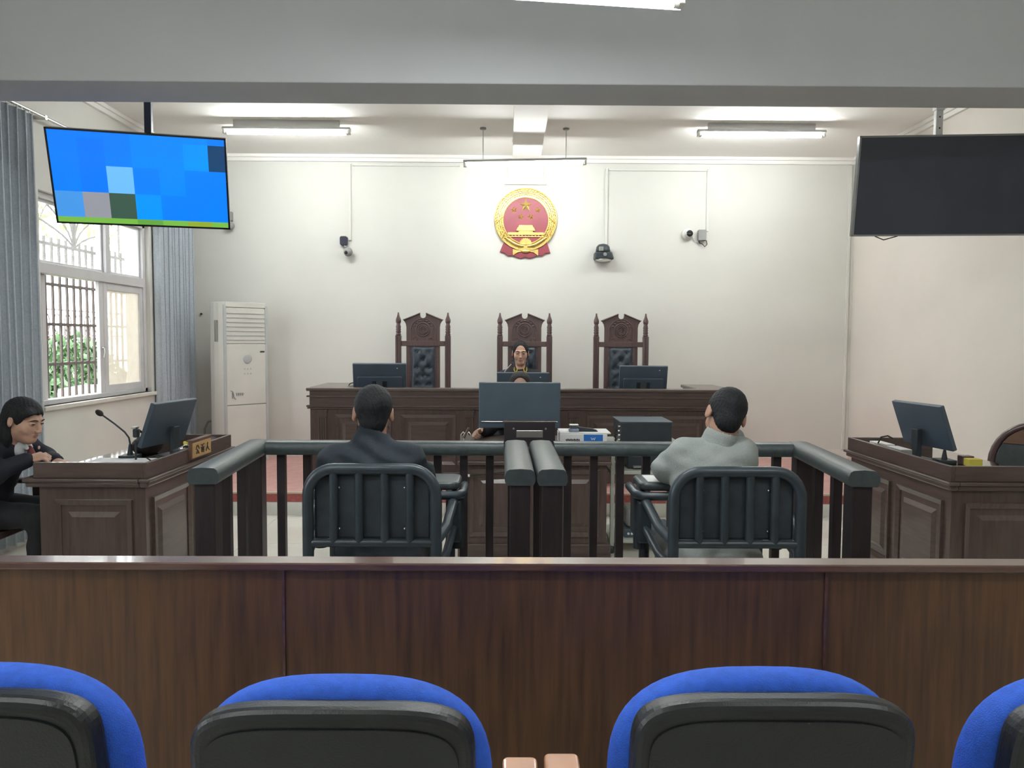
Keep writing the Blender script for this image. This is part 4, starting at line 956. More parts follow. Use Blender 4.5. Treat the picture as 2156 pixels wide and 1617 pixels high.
# ---------------------------------------------------------------- restraint chairs
def iron_chair(label, x, dz, rot):
    e = thing('metal_restraint_chair', label, 'chair', (x, 3.02, 0), rot, group='black metal chairs in the docks')
    H = 1.0 + dz; r = .0225; hw = .253; cr = .105
    pts = [(-hw, 0, 0), (-hw, 0, .4), (-hw, 0, H - r - cr)] + [(-hw + cr - cr * math.cos(a), 0, H - r - cr + cr * math.sin(a)) for a in [math.pi / 2 * i / 8 for i in range(1, 9)]]
    pts += [(-p[0], 0, p[2]) for p in reversed(pts)]
    G().tube(pts, r, 14).build('back_frame', IRON, e)
    for k in (-.152, -.051, .05, .150): G().cyl((k, 0, .695), (k, 0, H - r), .017, 12).build('bar', IRON, e)
    G().cyl((-hw, 0, .695), (hw, 0, .695), .017, 12).build('lower_rail', IRON, e)
    bp = G().box(-.234, .234, .018, .05, .705, H - .045).build('back_pad', IPAD, e, bevel=.012)
    for sx in (-.133, .128):
        for z in (H - .10, H - .265): s_ = G().ball((sx, .016, z), (.006, .006, .006), 8, 6).build('screw', CHROME); s_.parent = bp
    G().box(-.24, .24, .02, .46, .40, .45).build('seat', IPAD, e, bevel=.015)
    for sx in (-1, 1):
        G().cyl((sx * .27, .56, 0), (sx * .27, .56, .80), r, 12).build('front_leg', IRON, e)
        G().tube([(sx * hw, 0, .70), (sx * .285, .12, .73), (sx * .30, .40, .80), (sx * .30, .52, .815)], .021, 12).build('armrest', IRON, e)
        G().tube([(sx * hw, 0, .60), (sx * .285, .12, .62), (sx * .30, .46, .68)], .018, 12).build('side_rail', IRON, e)
        G().cyl((sx * .255, 0, .12), (sx * .27, .56, .12), .014, 10).build('floor_rail', IRON, e)
        G().box(sx * .30 - .03, sx * .30 + .03, .36, .60, .60, .79).build('tray_bracket', IRON, e, bevel=.01)
    G().prism(rrect(-.325, .325, .36, .60, .05), .835, .872, 'xy').build('tray_pad', BLEATH, e, bevel=.014, seg=3)
    G().tube([(-.335, .60, .815), (-.335, .40, .815), (-.315, .355, .815), (.315, .355, .815), (.335, .40, .815), (.335, .60, .815)], .020, 12).build('tray_frame', IRON, e)
    g = G(); g.cyl((-.31, .44, .79), (-.31, .44, .56), .03, 12); g.cyl((.31, .44, .79), (.31, .44, .56), .03, 12); g.build('tray_lock', IRON, e)
    return e
iron_chair('black metal bar-backed chair of the man in the dark jacket', -.534, .014, 0)
iron_chair('black metal bar-backed chair of the man in the grey jacket', .917, .008, R(0))
tag(G().box(.63, .84, 3.40, 3.56, .873, .877, M=None).build('paper_sheet', PAPER), 'white sheet under the elbow of the man in the grey jacket', 'paper')

# ================================================================ FRONT PARTITION
pt = thing('partition', 'long dark wooden partition between the docks and the blue seats', 'partition', (.1, 2.17, 0), world=True)
PXL, PXR, PTZ = XL + .02, XR - .02, .872
G().box(PXL, PXR, 2.135, 2.21, PTZ - .022, PTZ).build('top_cap', PARTT, pt, bevel=.005, seg=3)
seams = [PXL, -2.18, -.632, .912, 2.46, PXR]
for i in range(5):
    G().box(seams[i] + .002, seams[i + 1] - .002, 2.155, 2.19, .06, PTZ - .022).build('panel', PARTW, pt, bevel=.002)
G().box(PXL, PXR, 2.15, 2.20, 0, .07).build('plinth', PARTT, pt)
for x in seams[1:-1]: G().box(x - .004, x + .003, 2.150, 2.157, .07, PTZ - .022).build('seam_strip', PARTT, pt)

# ================================================================ BLUE SEATS
def blue_seat(label, x, dz, arms, rot=0):
    e = thing('blue_audience_chair', label, 'chair', (x, 1.15, 0), rot, group='blue audience chairs')
    def outline(w, h0, h1, rz, n, flare):
        p = []
        for i in range(29):
            a = math.pi * i / 28; ca, sa = math.cos(a), math.sin(a)
            p.append((w / 2 * math.copysign(abs(ca) ** (2 / n), ca), h1 - rz + rz * abs(sa) ** (2 / n)))
        return [(w / 2 + flare, h0)] + p + [(-w / 2 - flare, h0)]
    H = .965 + dz
    sh = Matrix.Translation((0, 0, 0)) @ Matrix(((1, 0, 0, 0), (0, 1, -.16, .16 * H), (0, 0, 1, 0), (0, 0, 0, 1)))
    c = G().prism(outline(.482, .46, H, .20, 2.8, .010), .005, .085, 'xz', M=sh).build('backrest_cushion', BLUE, e, bevel=.032, seg=5, smooth=True)
    s = G().prism(outline(.432, .42, H - .014, .12, 4.6, .012), -.045, .012, 'xz', M=sh).build('backrest_shell', SHELL, e, bevel=.020, seg=4)
    q = G().prism(outline(.385, .50, H - .042, .10, 4.6, .010), -.0485, -.0440, 'xz', M=sh).build('shell_recess', SHELL); q.parent = s
    g = G(); g.box(-.035, .018, -.0495, -.0480, H - .148, H - .1465, M=sh); q = g.build('embossed_line', mat('emboss_grey', (.05, .055, .06), .4)); q.parent = s
    G().prism(rrect(-.235, .235, .05, .50, .06), .40, .475, 'xy').build('seat_cushion', BLUE, e, bevel=.03, seg=4)
    G().prism(rrect(-.215, .215, .06, .47, .06), .36, .40, 'xy').build('seat_shell', SHELL, e, bevel=.01)
    for sx in (-1, 1):
        G().box(sx * .20 - .02, sx * .20 + .02, .12, .40, 0, .03).build('foot', IRON, e, bevel=.005); G().box(sx * .20 - .02, sx * .20 + .02, .22, .28, .03, .38).build('leg', IRON, e, bevel=.005)
    G().box(-.20, .20, .09, .13, .34, .46).build('back_bracket', IRON, e)
    for sx in arms:
        X = sx * .292
        G().prism(rrect(X - .036, X + .036, .06, .415, .012), .60, .632 + (.008 if sx < 0 else 0), 'xy').build('armrest', ARMW, e, bevel=.007, seg=3)
        G().box(X - .02, X + .02, .12, .36, 0, .60).build('arm_support', IRON, e, bevel=.005)
    return e
blue_seat('blue audience chair cut off by the left edge of the picture', -.835, .018, (-1,))
blue_seat('blue audience chair left of the two wooden armrests', -.262, .0, (1,))
blue_seat('blue audience chair right of the two wooden armrests', .408, .014, (-1,))
blue_seat('blue audience chair cut off by the right edge of the picture', .985, .010, (1,))

# ================================================================ PEOPLE (signed-distance bodies turned into one mesh)
def axis(lo, hi, coarse, fine):
    xs = [lo]
    while xs[-1] < hi:
        x = xs[-1]; h = coarse
        for a, b, s in fine:
            if a - 1e-6 <= x < b: h = min(h, s)
            elif a > x: h = min(h, max(s, a - x))
        xs.append(x + h)
    return np.array(xs, dtype=np.float32)
class SDF:
    def __init__(s): s.ops = []
    def ell(s, c, r, Rm=None, k=.02, op='u'):
        c = np.array(c, float); r = np.array(r, float); Rm = np.eye(3) if Rm is None else np.array(Rm)
        ext = np.sqrt(((Rm * r[None, :]) ** 2).sum(1))
        def f(P):
            q = (P - c) @ Rm; k0 = np.linalg.norm(q / r, axis=-1); k1 = np.linalg.norm(q / r ** 2, axis=-1) + 1e-9
            return k0 * (k0 - 1) / k1
        s.ops.append((op, f, c - ext, c + ext, k)); return s
    def cap(s, a, b, r1, r2=None, k=.02, op='u'):
        a = np.array(a, float); b = np.array(b, float); r2 = r1 if r2 is None else r2; ba = b - a; L2 = max(ba @ ba, 1e-9); m = max(r1, r2)
        def f(P):
            pa = P - a; t = np.clip(pa @ ba / L2, 0, 1); return np.linalg.norm(pa - t[..., None] * ba, axis=-1) - (r1 + (r2 - r1) * t)
        s.ops.append((op, f, np.minimum(a, b) - m, np.maximum(a, b) + m, k)); return s
    def mesh(s, coarse, fine=(), noise=None, mats=None, matfn=None, name='body', parent=None):
        """fine: list of (center, halfsize, step)"""
        lo = np.min([o[2] for o in s.ops if o[0] == 'u'], 0) - .02; hi = np.max([o[3] for o in s.ops if o[0] == 'u'], 0) + .02
        ax = [axis(lo[i], hi[i], coarse, [(c[i] - h[i], c[i] + h[i], st) for c, h, st in fine]) for i in range(3)]
        D = np.full([len(a) for a in ax], .2, dtype=np.float32)
        for op, f, l, h, k in s.ops:
            m = k + .012
            sl = []
            for i in range(3):
                a = max(0, np.searchsorted(ax[i], l[i] - m) - 1); b = min(len(ax[i]), np.searchsorted(ax[i], h[i] + m) + 1); sl.append(slice(a, b))
            sl = tuple(sl)
            if any(q.stop <= q.start for q in sl): continue
            P = np.stack(np.meshgrid(*[ax[i][sl[i]] for i in range(3)], indexing='ij'), -1).astype(np.float32)
            d = f(P).astype(np.float32); A = D[sl]
            if op == 'u':
                hh = np.maximum(k - np.abs(A - d), 0) / k if k > 0 else 0
                D[sl] = np.minimum(A, d) - hh * hh * k * .25
            else:
                d = -d; hh = np.maximum(k - np.abs(A - d), 0) / k if k > 0 else 0
                D[sl] = np.maximum(A, d) + hh * hh * k * .25
        if noise is not None:
            P = np.stack(np.meshgrid(*ax, indexing='ij'), -1); D = D + noise(P).astype(np.float32)
        # surface nets
        ins = D < 0; n = D.shape
        cs = np.zeros([q - 1 for q in n], dtype=np.int8)
        for a in (0, 1):
            for b in (0, 1):
                for c in (0, 1): cs += ins[a:n[0] - 1 + a, b:n[1] - 1 + b, c:n[2] - 1 + c]
        act = (cs > 0) & (cs < 8); idx = np.argwhere(act); ident = np.full(act.shape, -1, dtype=np.int64); ident[act] = np.arange(len(idx))
        pos = np.zeros((len(idx), 3)); cnt = np.zeros(len(idx))
        cor = [(a, b, c) for a in (0, 1) for b in (0, 1) for c in (0, 1)]
        X = [np.asarray(a, float) for a in ax]
        for p in cor:
            for i in range(3):
                if p[i]: continue
                q = list(p); q[i] = 1
                ia = idx + np.array(p); ib = idx + np.array(q)
                da = D[ia[:, 0], ia[:, 1], ia[:, 2]]; db = D[ib[:, 0], ib[:, 1], ib[:, 2]]
                m = (da < 0) != (db < 0); t = np.where(m, da / np.where(m, da - db, 1), 0)
                pa = np.stack([X[j][ia[:, j]] for j in range(3)], 1); pb = np.stack([X[j][ib[:, j]] for j in range(3)], 1)
                pos += np.where(m[:, None], pa + (pb - pa) * t[:, None], 0); cnt += m
        pos /= cnt[:, None]
        quads = []
        for i in range(3):
            j, k = (i + 1) % 3, (i + 2) % 3
            s0 = [slice(None)] * 3; s1 = [slice(None)] * 3; s0[i] = slice(0, n[i] - 1); s1[i] = slice(1, n[i])
            A = ins[tuple(s0)]; B = ins[tuple(s1)]; ed = np.argwhere(A != B)
            ed = ed[(ed[:, j] > 0) & (ed[:, k] > 0) & (ed[:, j] < n[j] - 1) & (ed[:, k] < n[k] - 1)]
            fl = A[ed[:, 0], ed[:, 1], ed[:, 2]]
            def cell(dj, dk):
                e = ed.copy(); e[:, j] += dj; e[:, k] += dk; return ident[e[:, 0], e[:, 1], e[:, 2]]
            q = np.stack([cell(-1, -1), cell(0, -1), cell(0, 0), cell(-1, 0)], 1)
            q[~fl] = q[~fl][:, ::-1]; quads.append(q)
        Q = np.concatenate(quads); Q = Q[(Q >= 0).all(1)]
        # one light smoothing pass
        for _ in range(2):
            acc = np.zeros_like(pos); c2 = np.zeros(len(pos))
            for a in range(4):
                for b in (1, 3): np.add.at(acc, Q[:, a], pos[Q[:, (a + b) % 4]]); np.add.at(c2, Q[:, a], 1)
            pos = pos * .6 + .4 * acc / np.maximum(c2, 1)[:, None]
        me = bpy.data.meshes.new(name); me.vertices.add(len(pos)); me.vertices.foreach_set('co', pos.astype(np.float32).ravel())
        me.loops.add(len(Q) * 4); me.loops.foreach_set('vertex_index', Q.astype(np.int32).ravel())
        me.polygons.add(len(Q)); me.polygons.foreach_set('loop_start', np.arange(0, len(Q) * 4, 4, dtype=np.int32))
        for m in (mats if isinstance(mats, list) else [mats]): me.materials.append(m)
        if matfn is not None: me.polygons.foreach_set('material_index', matfn(pos[Q].mean(1)).astype(np.int32))
        me.polygons.foreach_set('use_smooth', np.ones(len(Q), dtype=bool)); me.update(calc_edges=True); me.validate()
        o = bpy.data.objects.new(name, me); COL.objects.link(o)
        if parent is not None: attach(o, parent)
        return o
def rotm(yaw, pitch=0, roll=0):
    return np.array(Matrix.Rotation(yaw, 3, 'Z') @ Matrix.Rotation(pitch, 3, 'X') @ Matrix.Rotation(roll, 3, 'Y'))
V = lambda *a: np.array(a, float)
def hand(S, w, d, nrm, size, curl, side):
    """w wrist, d finger direction, nrm palm normal (fingers curl towards it), side=+1 thumb on +across"""
    d = d / np.linalg.norm(d); nrm = nrm - d * (nrm @ d); nrm /= np.linalg.norm(nrm); ac = np.cross(d, nrm) * side
    Rm = np.stack([ac, nrm, d], 1)
    S.ell(w + d * .045 * size, (.040 * size, .017 * size, .050 * size), Rm, .015)
    for i, (o, L) in enumerate(((.030, .072), (.010, .080), (-.010, .076), (-.029, .060))):
        p = w + d * .080 * size + ac * o * size; ang = 0; L *= size
        for j, fr in enumerate((.46, .30, .24)):
            ang += curl * (.9, 1.1, .9)[j]
            q = p + (d * math.cos(ang) + nrm * math.sin(ang)) * L * fr
            S.cap(p, q, (.0095, .0085, .0078)[j] * size, (.0085, .0078, .0068)[j] * size, .004); p = q
    p = w + d * .022 * size + ac * .030 * size
    a1 = (ac * .8 + d * .65 + nrm * .25); a1 /= np.linalg.norm(a1)
    q = p + a1 * .036 * size; a2 = (ac * .1 + d * .85 + nrm * (.35 + curl * .5)); a2 /= np.linalg.norm(a2)
    S.cap(p, q, .0125 * size, .0105 * size, .010); S.cap(q, q + a2 * .036 * size, .0105 * size, .0085 * size, .004)

def human(label, J, hc, hr, skin, scale, hair, tops, legs, f, headsize=1.0, hands=None, face=True, fineh=()):
    """J joints in world space; hc head centre, hr head rotation matrix; f facing yaw"""
    base = (float(J['pel'][0]), float(J['pel'][1]), 0.0)
    e = thing('person', label, 'person', base, world=True)
    Rz = rotm(f); hs = headsize
    def H(x, y, z): return hc + hr @ (V(x, y, z) * hs)
    B = SDF(); sc = scale
    B.ell(J['pel'], V(.165, .115, .11) * sc, Rz, .03)
    mid = (J['pel'] + J['che']) / 2
    B.ell(mid, V(.135, .10, .17) * sc, Rz, .05); B.ell(J['che'], V(.155, .10, .15) * sc, Rz, .05)
    for s in 'LR':
        B.cap(J['nk'] - V(0, 0, .02), J['sh' + s], .055 * sc, .052 * sc, .04)
        B.cap(J['sh' + s], J['el' + s], .050 * sc, .040 * sc, .03); B.cap(J['el' + s], J['wr' + s], .040 * sc, .027 * sc, .02)
        B.cap(J['hip' + s], J['kn' + s], .080 * sc, .055 * sc, .04); B.cap(J['kn' + s], J['an' + s], .052 * sc, .036 * sc, .03)
        B.cap(J['an' + s], J['an' + s] + Rz @ V(0, .14, -.045), .035, .03, .02)
        d, nr, cu = hands[s] if hands else (J['wr' + s] - J['el' + s], V(0, 0, -1), .35)
        hand(B, J['wr' + s], np.array(d, float), np.array(nr, float), .95 * sc, cu, 1 if s == 'R' else -1)
    # neck and head
    B.cap(J['nk'] - V(0, 0, .03), H(0, -.022, -.05), .058 * sc, .050 * hs, .03)
    B.ell(H(0, -.012, .035), V(.074, .092, .082) * hs, hr, .02); B.ell(H(0, .020, -.030), V(.061, .070, .086) * hs, hr, .03)
    B.ell(H(0, .052, -.092), V(.030, .028, .024) * hs, hr, .03)
    for s in (-1, 1):
        B.ell(H(s * .036, .050, -.028), V(.027, .026, .026) * hs, hr, .02)
        B.ell(H(s * .030, .101, .006), V(.019, .013, .011) * hs, hr, .012, 's')
        B.cap(H(s * .012, .086, .024), H(s * .044, .074, .022), .008 * hs, .006 * hs, .012)
        B.ell(H(s * .0785, -.014, -.002), np.array([.010, .021, .030]) * hs, hr @ rotm(s * R(-22)), .010)
        B.ell(H(s * .088, -.006, .004), np.array([.005, .011, .018]) * hs, hr @ rotm(s * R(-24)), .006, 's')
        B.ell(H(s * .011, .099, -.036), V(.008, .008, .007) * hs, hr, .006)
        B.ell(H(s * .030, .0785, .004), V(.016, .011, .011) * hs, hr, .004)
    B.cap(H(0, .088, .012), H(0, .109, -.033), .007 * hs, .0105 * hs, .012)
    B.ell(H(0, .0845, -.058), V(.021, .010, .0055) * hs, hr, .006); B.ell(H(0, .083, -.067), V(.018, .010, .006) * hs, hr, .006)
    B.ell(H(0, .101, -.0628), V(.024, .010, .0012) * hs, hr, .003, 's')
    def mf(P):
        q = ((P - hc) @ hr) / hs
        lip = ((q[:, 0] / .0205) ** 2 + ((q[:, 2] + .0628) / .0098) ** 2 < 1) & (q[:, 1] > .074)
        return np.where(lip, 1, 0)
    fine = [(hc, V(.105, .125, .14) * hs, .0035)] + list(fineh)
    B.mesh(.012, fine, None, [skin, LIP], mf, 'body', e)
    if face:
        hm = Matrix(hr.tolist()).to_4x4(); hm.translation = Vector(hc)
        def loc(*p): return Vector(H(*p))
        for s in (-1, 1):
            g = G(); g.ball((s * .030 * hs, .0850 * hs, .0030 * hs), (.0130 * hs, .0065 * hs, .0038 * hs), 12, 8, M=hm); ey = g.build('eye', EYED, e)
            g = G(); g.tube([hm @ Vector((s * .013 * hs, .0965 * hs, .0225 * hs)), hm @ Vector((s * .030 * hs, .0935 * hs, .0265 * hs)), hm @ Vector((s * .050 * hs, .0790 * hs, .021 * hs))], [.003 * hs, .0035 * hs, .002 * hs], 6); g.build('eyebrow', HAIR, e)
    # hair
    S = SDF()
    for op, c, r, k in hair['prims']: S.ell(H(*c), V(*r) * hs, hr, k, op)
    am = hair.get('amp', .0015)
    S.mesh(.006, [(hc, V(.12, .14, .15), .004)], (lambda P: am * np.sin(P[..., 0] * 260 + np.sin(P[..., 2] * 90) * 2) * np.sin(P[..., 1] * 230 + P[..., 2] * 120)), hair['mat'], None, 'hair', e)
    # clothing
    for c in tops: c(e, J, H, Rz, hr)
    Lg = SDF()
    Lg.ell(J['pel'], V(.178, .128, .118) * sc, Rz, .03)
    for s in 'LR':
        Lg.cap(J['hip' + s], J['kn' + s], .092 * sc, .068 * sc, .05); Lg.cap(J['kn' + s], J['an' + s] + V(0, 0, .02), .066 * sc, .058 * sc, .03)
    Lg.mesh(.012, (), (lambda P: .003 * np.sin(P[..., 2] * 60 + P[..., 0] * 40)), legs, None, 'trousers', e)
    for s in 'LR':
        Sh = SDF(); a = J['an' + s]
        Sh.cap(a + V(0, 0, -.03), a + Rz @ V(0, .13, -.045), .044, .038, .03).cap(a, a + Rz @ V(0, -.02, -.04), .044, .042, .02)
        Sh.mesh(.009, (), None, SHOE, None, 'shoe', e)
    return e
def jacket(m, sc=1.0, collar=None, hem=.0, neck=.062, wr=.9, wrinkle=.004, seamline=None, fine=(), bulk=0.0, name='jacket', nkz=-.005):
    def fn(e, J, H, Rz, hr):
        S = SDF(); b = bulk
        mid = (J['pel'] + J['che']) / 2
        S.ell(J['pel'] + V(0, 0, .03), V(.185 + b, .135 + b, .12) * sc, Rz, .04)
        S.ell(mid, V(.160 + b, .122 + b, .19) * sc, Rz, .06); S.ell(J['che'], V(.178 + b, .122 + b, .16) * sc, Rz, .06)
        for s in 'LR':
            S.cap(J['nk'] + V(0, 0, nkz - .03), J['sh' + s] + V(0, 0, .004), (.060 + b) * sc, (.066 + b) * sc, .05)
            S.cap(J['sh' + s], J['el' + s], (.068 + b) * sc, (.056 + b) * sc, .035)
            S.cap(J['el' + s], J['el' + s] + (J['wr' + s] - J['el' + s]) * wr, (.056 + b) * sc, (.042 + b * .5) * sc, .03)
        if collar:
            z0, z1, r0, r1 = collar
            S.cap(J['nk'] + V(0, 0, z0), J['nk'] + (H(0, -.02, -.06) - J['nk']) * z1, r0, r1, .02)
            S.ops.append(('s', *cap_raw(J['nk'] + V(0, 0, .02), J['nk'] + (H(0, -.02, -.06) - J['nk']) * (z1 + 1.6), r1 - .012, r1 - .004), .004))
        else:
            S.cap(J['nk'] + V(0, 0, 0.015), J['nk'] + (H(0, -.02, -.06) - J['nk']) * 3, neck, neck + .02, .006, 's')
        fw = Rz @ V(0, 1, 0)
        def noise(P):
            return wrinkle * (np.sin(P[..., 2] * 75 + 5 * np.sin(P[..., 0] * 11) + P[..., 1] * 22) * .55 + np.sin(P[..., 0] * 42 + P[..., 2] * 31 + 3 * np.sin(P[..., 2] * 19)) * .45)
        S.mesh(.009, list(fine) + [(J['nk'] + V(0, 0, .02), V(.12, .12, .09), .005)], noise, m, None, name, e)
    return fn
def cap_raw(a, b, r1, r2):
    q = SDF().cap(a, b, r1, r2).ops[0]; return q[1], q[2], q[3]

SHORT = lambda m: dict(mat=m, prims=[('u', (0, -.014, .036), (.080, .099, .090), .01), ('u', (0, -.052, -.030), (.056, .050, .060), .02),
        ('s', (0, .092, -.048), (.085, .080, .108), .006), ('s', (.088, .002, -.040), (.030, .040, .050), .006), ('s', (-.088, .002, -.040), (.030, .040, .050), .006)], amp=.0016)

# --- man in the dark jacket (left dock)
J1 = dict(pel=V(-.545, 3.235, .55), che=V(-.575, 3.30, .90), nk=V(-.585, 3.325, 1.055), shL=V(-.745, 3.30, .975), shR=V(-.425, 3.30, .980),
          elL=V(-.80, 3.42, .78), elR=V(-.385, 3.42, .77), wrL=V(-.70, 3.52, .925), wrR=V(-.48, 3.52, .925),
          hipL=V(-.64, 3.27, .54), hipR=V(-.45, 3.27, .54), knL=V(-.66, 3.66, .53), knR=V(-.43, 3.66, .53), anL=V(-.66, 3.60, .085), anR=V(-.43, 3.60, .085))
# elbows stay outside the chair arms by resting on the tray
J1['elL'] = V(-.80, 3.44, .90); J1['elR'] = V(-.385, 3.44, .90)
human('man seen from behind in a dark jacket, seated in the left dock', J1, V(-.585, 3.352, 1.178), rotm(R(9), R(-4), R(2)), SKIN2, 1.0, SHORT(HAIR),
      [jacket(NAVY, 1.0, collar=(-.035, .70, .094, .076), wrinkle=.006)], TROU, 0, hands={'L': (V(.8, .6, 0), V(0, 0, -1), .35), 'R': (V(-.8, .6, 0), V(0, 0, -1), .35)}, headsize=1.03)
def grey_collar(e, J, H, Rz, hr):
    S = SDF(); a = J['nk'] + V(0, .0, .0); ax = H(0, -.02, -.06) - J['nk']; ax /= np.linalg.norm(ax)
    S.cap(a - ax * .01, a + ax * .030, .086, .078, .01); S.cap(a - ax * .05, a + ax * .16, .066, .062, .004, 's')
    S.mesh(.0045, (), None, GREY, None, 'collar', e)
# --- man in the grey jacket (right dock), leaning on the tray
J2 = dict(pel=V(.90, 3.235, .55), che=V(.895, 3.31, .90), nk=V(.925, 3.34, 1.045), shL=V(.782, 3.335, 1.005), shR=V(1.015, 3.325, 1.005),
          elL=V(.712, 3.40, .935), elR=V(1.05, 3.43, .945), wrL=V(.83, 3.53, .93), wrR=V(1.035, 3.475, 1.075),
          hipL=V(.80, 3.27, .54), hipR=V(1.0, 3.27, .54), knL=V(.78, 3.66, .53), knR=V(1.03, 3.66, .53), anL=V(.78, 3.60, .085), anR=V(1.03, 3.60, .085))
human('man seen from behind in a grey jacket, leaning on his hand, right dock', J2, V(.962, 3.375, 1.172), rotm(R(4), R(-20), R(16)), SKIN2, 1.0, SHORT(HAIR),
      [jacket(GREY, 1.0, neck=.060, wrinkle=.004, bulk=.004), grey_collar], GREY, 0,
      hands={'L': (V(.9, .4, 0), V(0, 0, -1), .3), 'R': (V(-.25, .0, .97), V(-1, -.1, 0), .45)}, headsize=1.03)
# --- judge
J3 = dict(pel=V(.135, 7.72, .78), che=V(.131, 7.75, 1.05), nk=V(.131, 7.755, 1.215), shL=V(.285, 7.75, 1.135), shR=V(-.023, 7.75, 1.135),
          elL=V(.34, 7.62, .985), elR=V(-.08, 7.62, .985), wrL=V(.24, 7.50, .985), wrR=V(.02, 7.50, .985),
          hipL=V(.22, 7.66, .76), hipR=V(.04, 7.66, .76), knL=V(.24, 7.32, .74), knR=V(.02, 7.32, .74), anL=V(.24, 7.36, PZ + .085), anR=V(.02, 7.36, PZ + .085))
JUDH = dict(mat=HAIR, prims=[('u', (0, -.016, .036), (.081, .100, .089), .01), ('u', (0, -.075, -.02), (.055, .045, .05), .02), ('u', (0, -.03, -.02), (.080, .06, .06), .02),
        ('s', (0, .104, -.016), (.0665, .086, .112), .006)], amp=.001)
def robe_pins(e, J, H, Rz, hr):
    for s in (-1, 1):
        g = G()
        c = Vector(J['nk']) + Vector((s * .048, -.088, -.004))
        for t in (-1, 1): g.tube([c + Vector((t * .003, 0, -.028)), c + Vector((t * .016, -.002, 0)), c + Vector((t * .015, -.002, .028))], [.006, .006, .003], 6)
        g.build('collar_pin', mat('yellow_gold_pin', (.75, .58, .08), .4), e)
def robe_collar(e, J, H, Rz, hr):
    S = SDF()
    for s in (-1, 1): S.cap(J['nk'] + V(s * .052, .0, .045), J['nk'] + V(s * .042, -.07, -.055), .020, .024, .01)
    S.cap(J['nk'] + V(-.055, .02, .05), J['nk'] + V(.055, .02, .05), .02, .02, .01)
    S.mesh(.006, (), None, mat('robe_collar_cloth', (.035, .025, .045), .7), None, 'robe_collar', e)
human('woman judge in a black robe with gold collar pins, facing the camera', J3, V(.131, 7.715, 1.375), rotm(R(180), R(-3), 0), SKIN, .92, JUDH,
      [jacket(ROBE, .98, wrinkle=.003, neck=.052), robe_collar, robe_pins], TROU, math.pi, hands={'L': (V(-1, -.3, 0), V(0, 0, -1), .3), 'R': (V(1, -.3, 0), V(0, 0, -1), .3)}, headsize=1.0)
# --- clerk
J4 = dict(pel=V(.10, 6.06, .54), che=V(.10, 6.03, .80), nk=V(.10, 6.02, .975), shL=V(.25, 6.02, .90), shR=V(-.05, 6.02, .90),
          elL=V(.31, 5.88, .80), elR=V(-.14, 5.86, .83), wrL=V(.22, 5.68, .815), wrR=V(-.195, 5.66, .835),
          hipL=V(.19, 6.0, .52), hipR=V(.01, 6.0, .52), knL=V(.20, 5.62, .51), knR=V(.0, 5.62, .51), anL=V(.20, 5.66, .085), anR=V(.0, 5.66, .085))
CLKH = dict(mat=HAIRB, prims=[('u', (0, -.016, .034), (.084, .103, .090), .01), ('u', (0, -.05, -.05), (.085, .06, .09), .02),
        ('s', (0, .105, -.010), (.078, .084, .112), .006)], amp=.0012)
human("clerk in dark clothes hidden behind the large monitor, forehead and fist showing", J4, V(.10, 5.99, 1.142), rotm(R(180), R(-8), 0), SKIN, .92, CLKH,
      [jacket(UNIF, .98, wrinkle=.003, neck=.052)], TROU, math.pi, hands={'L': (V(-.3, -1, 0), V(0, 0, -1), .3), 'R': (V(-.55, -.8, -.1), V(.6, -.3, -.75), .95)}, headsize=.98,
      fineh=[(V(-.235, 5.605, .835), V(.07, .07, .06), .004)])
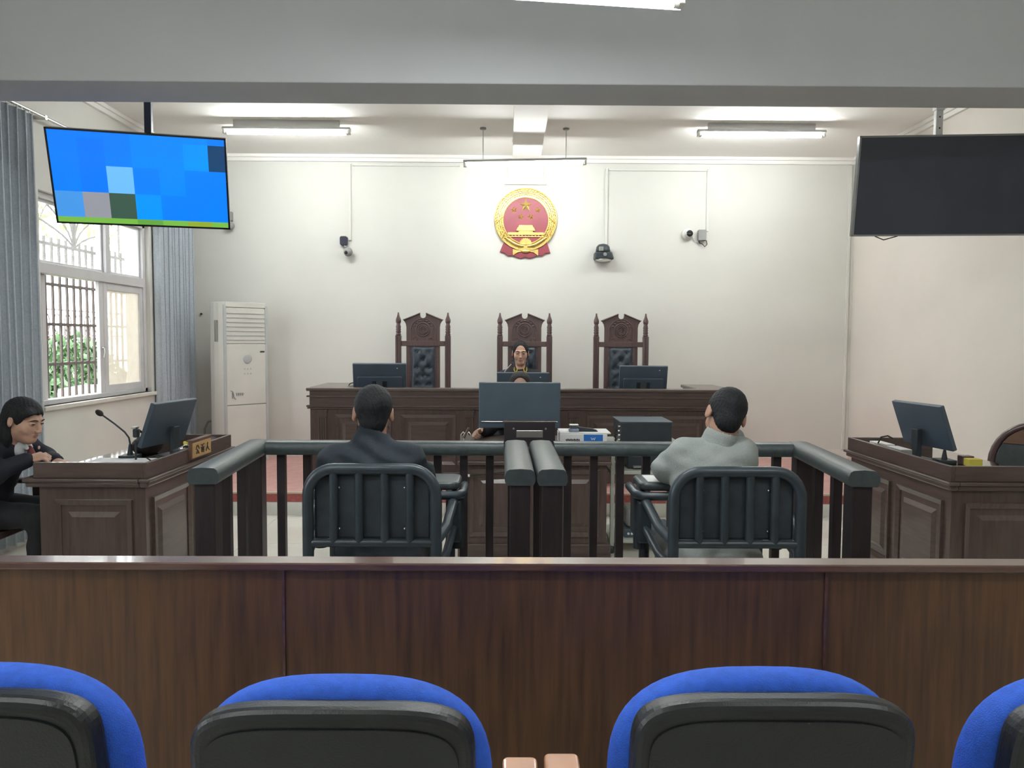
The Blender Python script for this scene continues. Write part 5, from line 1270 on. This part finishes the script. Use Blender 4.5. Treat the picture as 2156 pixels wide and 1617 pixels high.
# --- prosecutor at the left desk
J5 = dict(pel=V(-2.98, 4.30, .55), che=V(-2.875, 4.30, .80), nk=V(-2.775, 4.285, .935), shL=V(-2.80, 4.445, .880), shR=V(-2.835, 4.135, .875),
          elL=V(-2.70, 4.50, .795), elR=V(-2.745, 4.10, .775), wrL=V(-2.56, 4.36, .80), wrR=V(-2.635, 4.235, .835),
          hipL=V(-2.93, 4.39, .53), hipR=V(-2.93, 4.21, .53), knL=V(-2.56, 4.40, .52), knR=V(-2.56, 4.20, .52), anL=V(-2.60, 4.40, .085), anR=V(-2.60, 4.20, .085))
PROH = dict(mat=HAIR, prims=[('u', (0, -.016, .036), (.084, .106, .092), .01), ('u', (0, -.07, -.05), (.074, .058, .10), .03), ('u', (0, -.085, -.13), (.075, .05, .10), .03),
        ('u', (.05, .055, .055), (.03, .04, .03), .02), ('u', (.050, -.055, -.11), (.032, .042, .10), .02), ('u', (-.050, -.055, -.11), (.032, .042, .10), .02), ('s', (.03, .110, -.050), (.090, .088, .112), .006), ('s', (-.03, .110, -.050), (.085, .085, .112), .006), ('s', (.090, -.006, -.030), (.026, .036, .046), .008), ('s', (-.090, .0, -.040), (.024, .03, .04), .008)], amp=.0016)
def pros_details(e, J, H, Rz, hr):
    fwd = Rz @ V(0, 1, 0); rt = Rz @ V(1, 0, 0); n = J['nk']
    S = SDF()   # shirt front and collar
    S.ell(n + fwd * .050 + V(0, 0, -.045), (.050, .045, .055), Rz, .01)
    S.cap(n + fwd * .05 + rt * .045 + V(0, 0, .028), n + fwd * .105 + rt * .018 + V(0, 0, -.045), .016, .012, .01)
    S.cap(n + fwd * .05 - rt * .045 + V(0, 0, .028), n + fwd * .105 - rt * .018 + V(0, 0, -.045), .016, .012, .01)
    S.mesh(.005, (), None, SHIRT, None, 'shirt_collar', e)
    S = SDF(); S.cap(n + fwd * .112 + V(0, 0, -.048), n + fwd * .135 + V(0, 0, -.12), .015, .024, .01); S.mesh(.005, (), None, TIE, None, 'tie', e)
    g = G(); c = Vector(n + fwd * .118 + rt * .0 + V(0, 0, -.055)) + Vector(fwd * .0) + Vector(-rt * .072); g.ball(tuple(c), (.004, .011, .011), 12, 8); g.build('lapel_badge', mat('badge_red_white', (.70, .45, .42), .4), e)
human('woman in a dark uniform with white collar and maroon tie at the left desk', J5, V(-2.672, 4.255, 1.045), rotm(R(-101), R(-13), R(0)), SKIN, .95, PROH,
      [jacket(UNIF, 1.0, wrinkle=.003, neck=.060), pros_details], TROU, R(-90), hands={'L': (V(1, -.6, 0), V(0, 0, -1), .5), 'R': (V(.9, .25, .15), V(-.2, .4, -.9), 1.05)}, headsize=1.02,
      fineh=[(V(-2.58, 4.25, .84), V(.08, .08, .06), .004)])
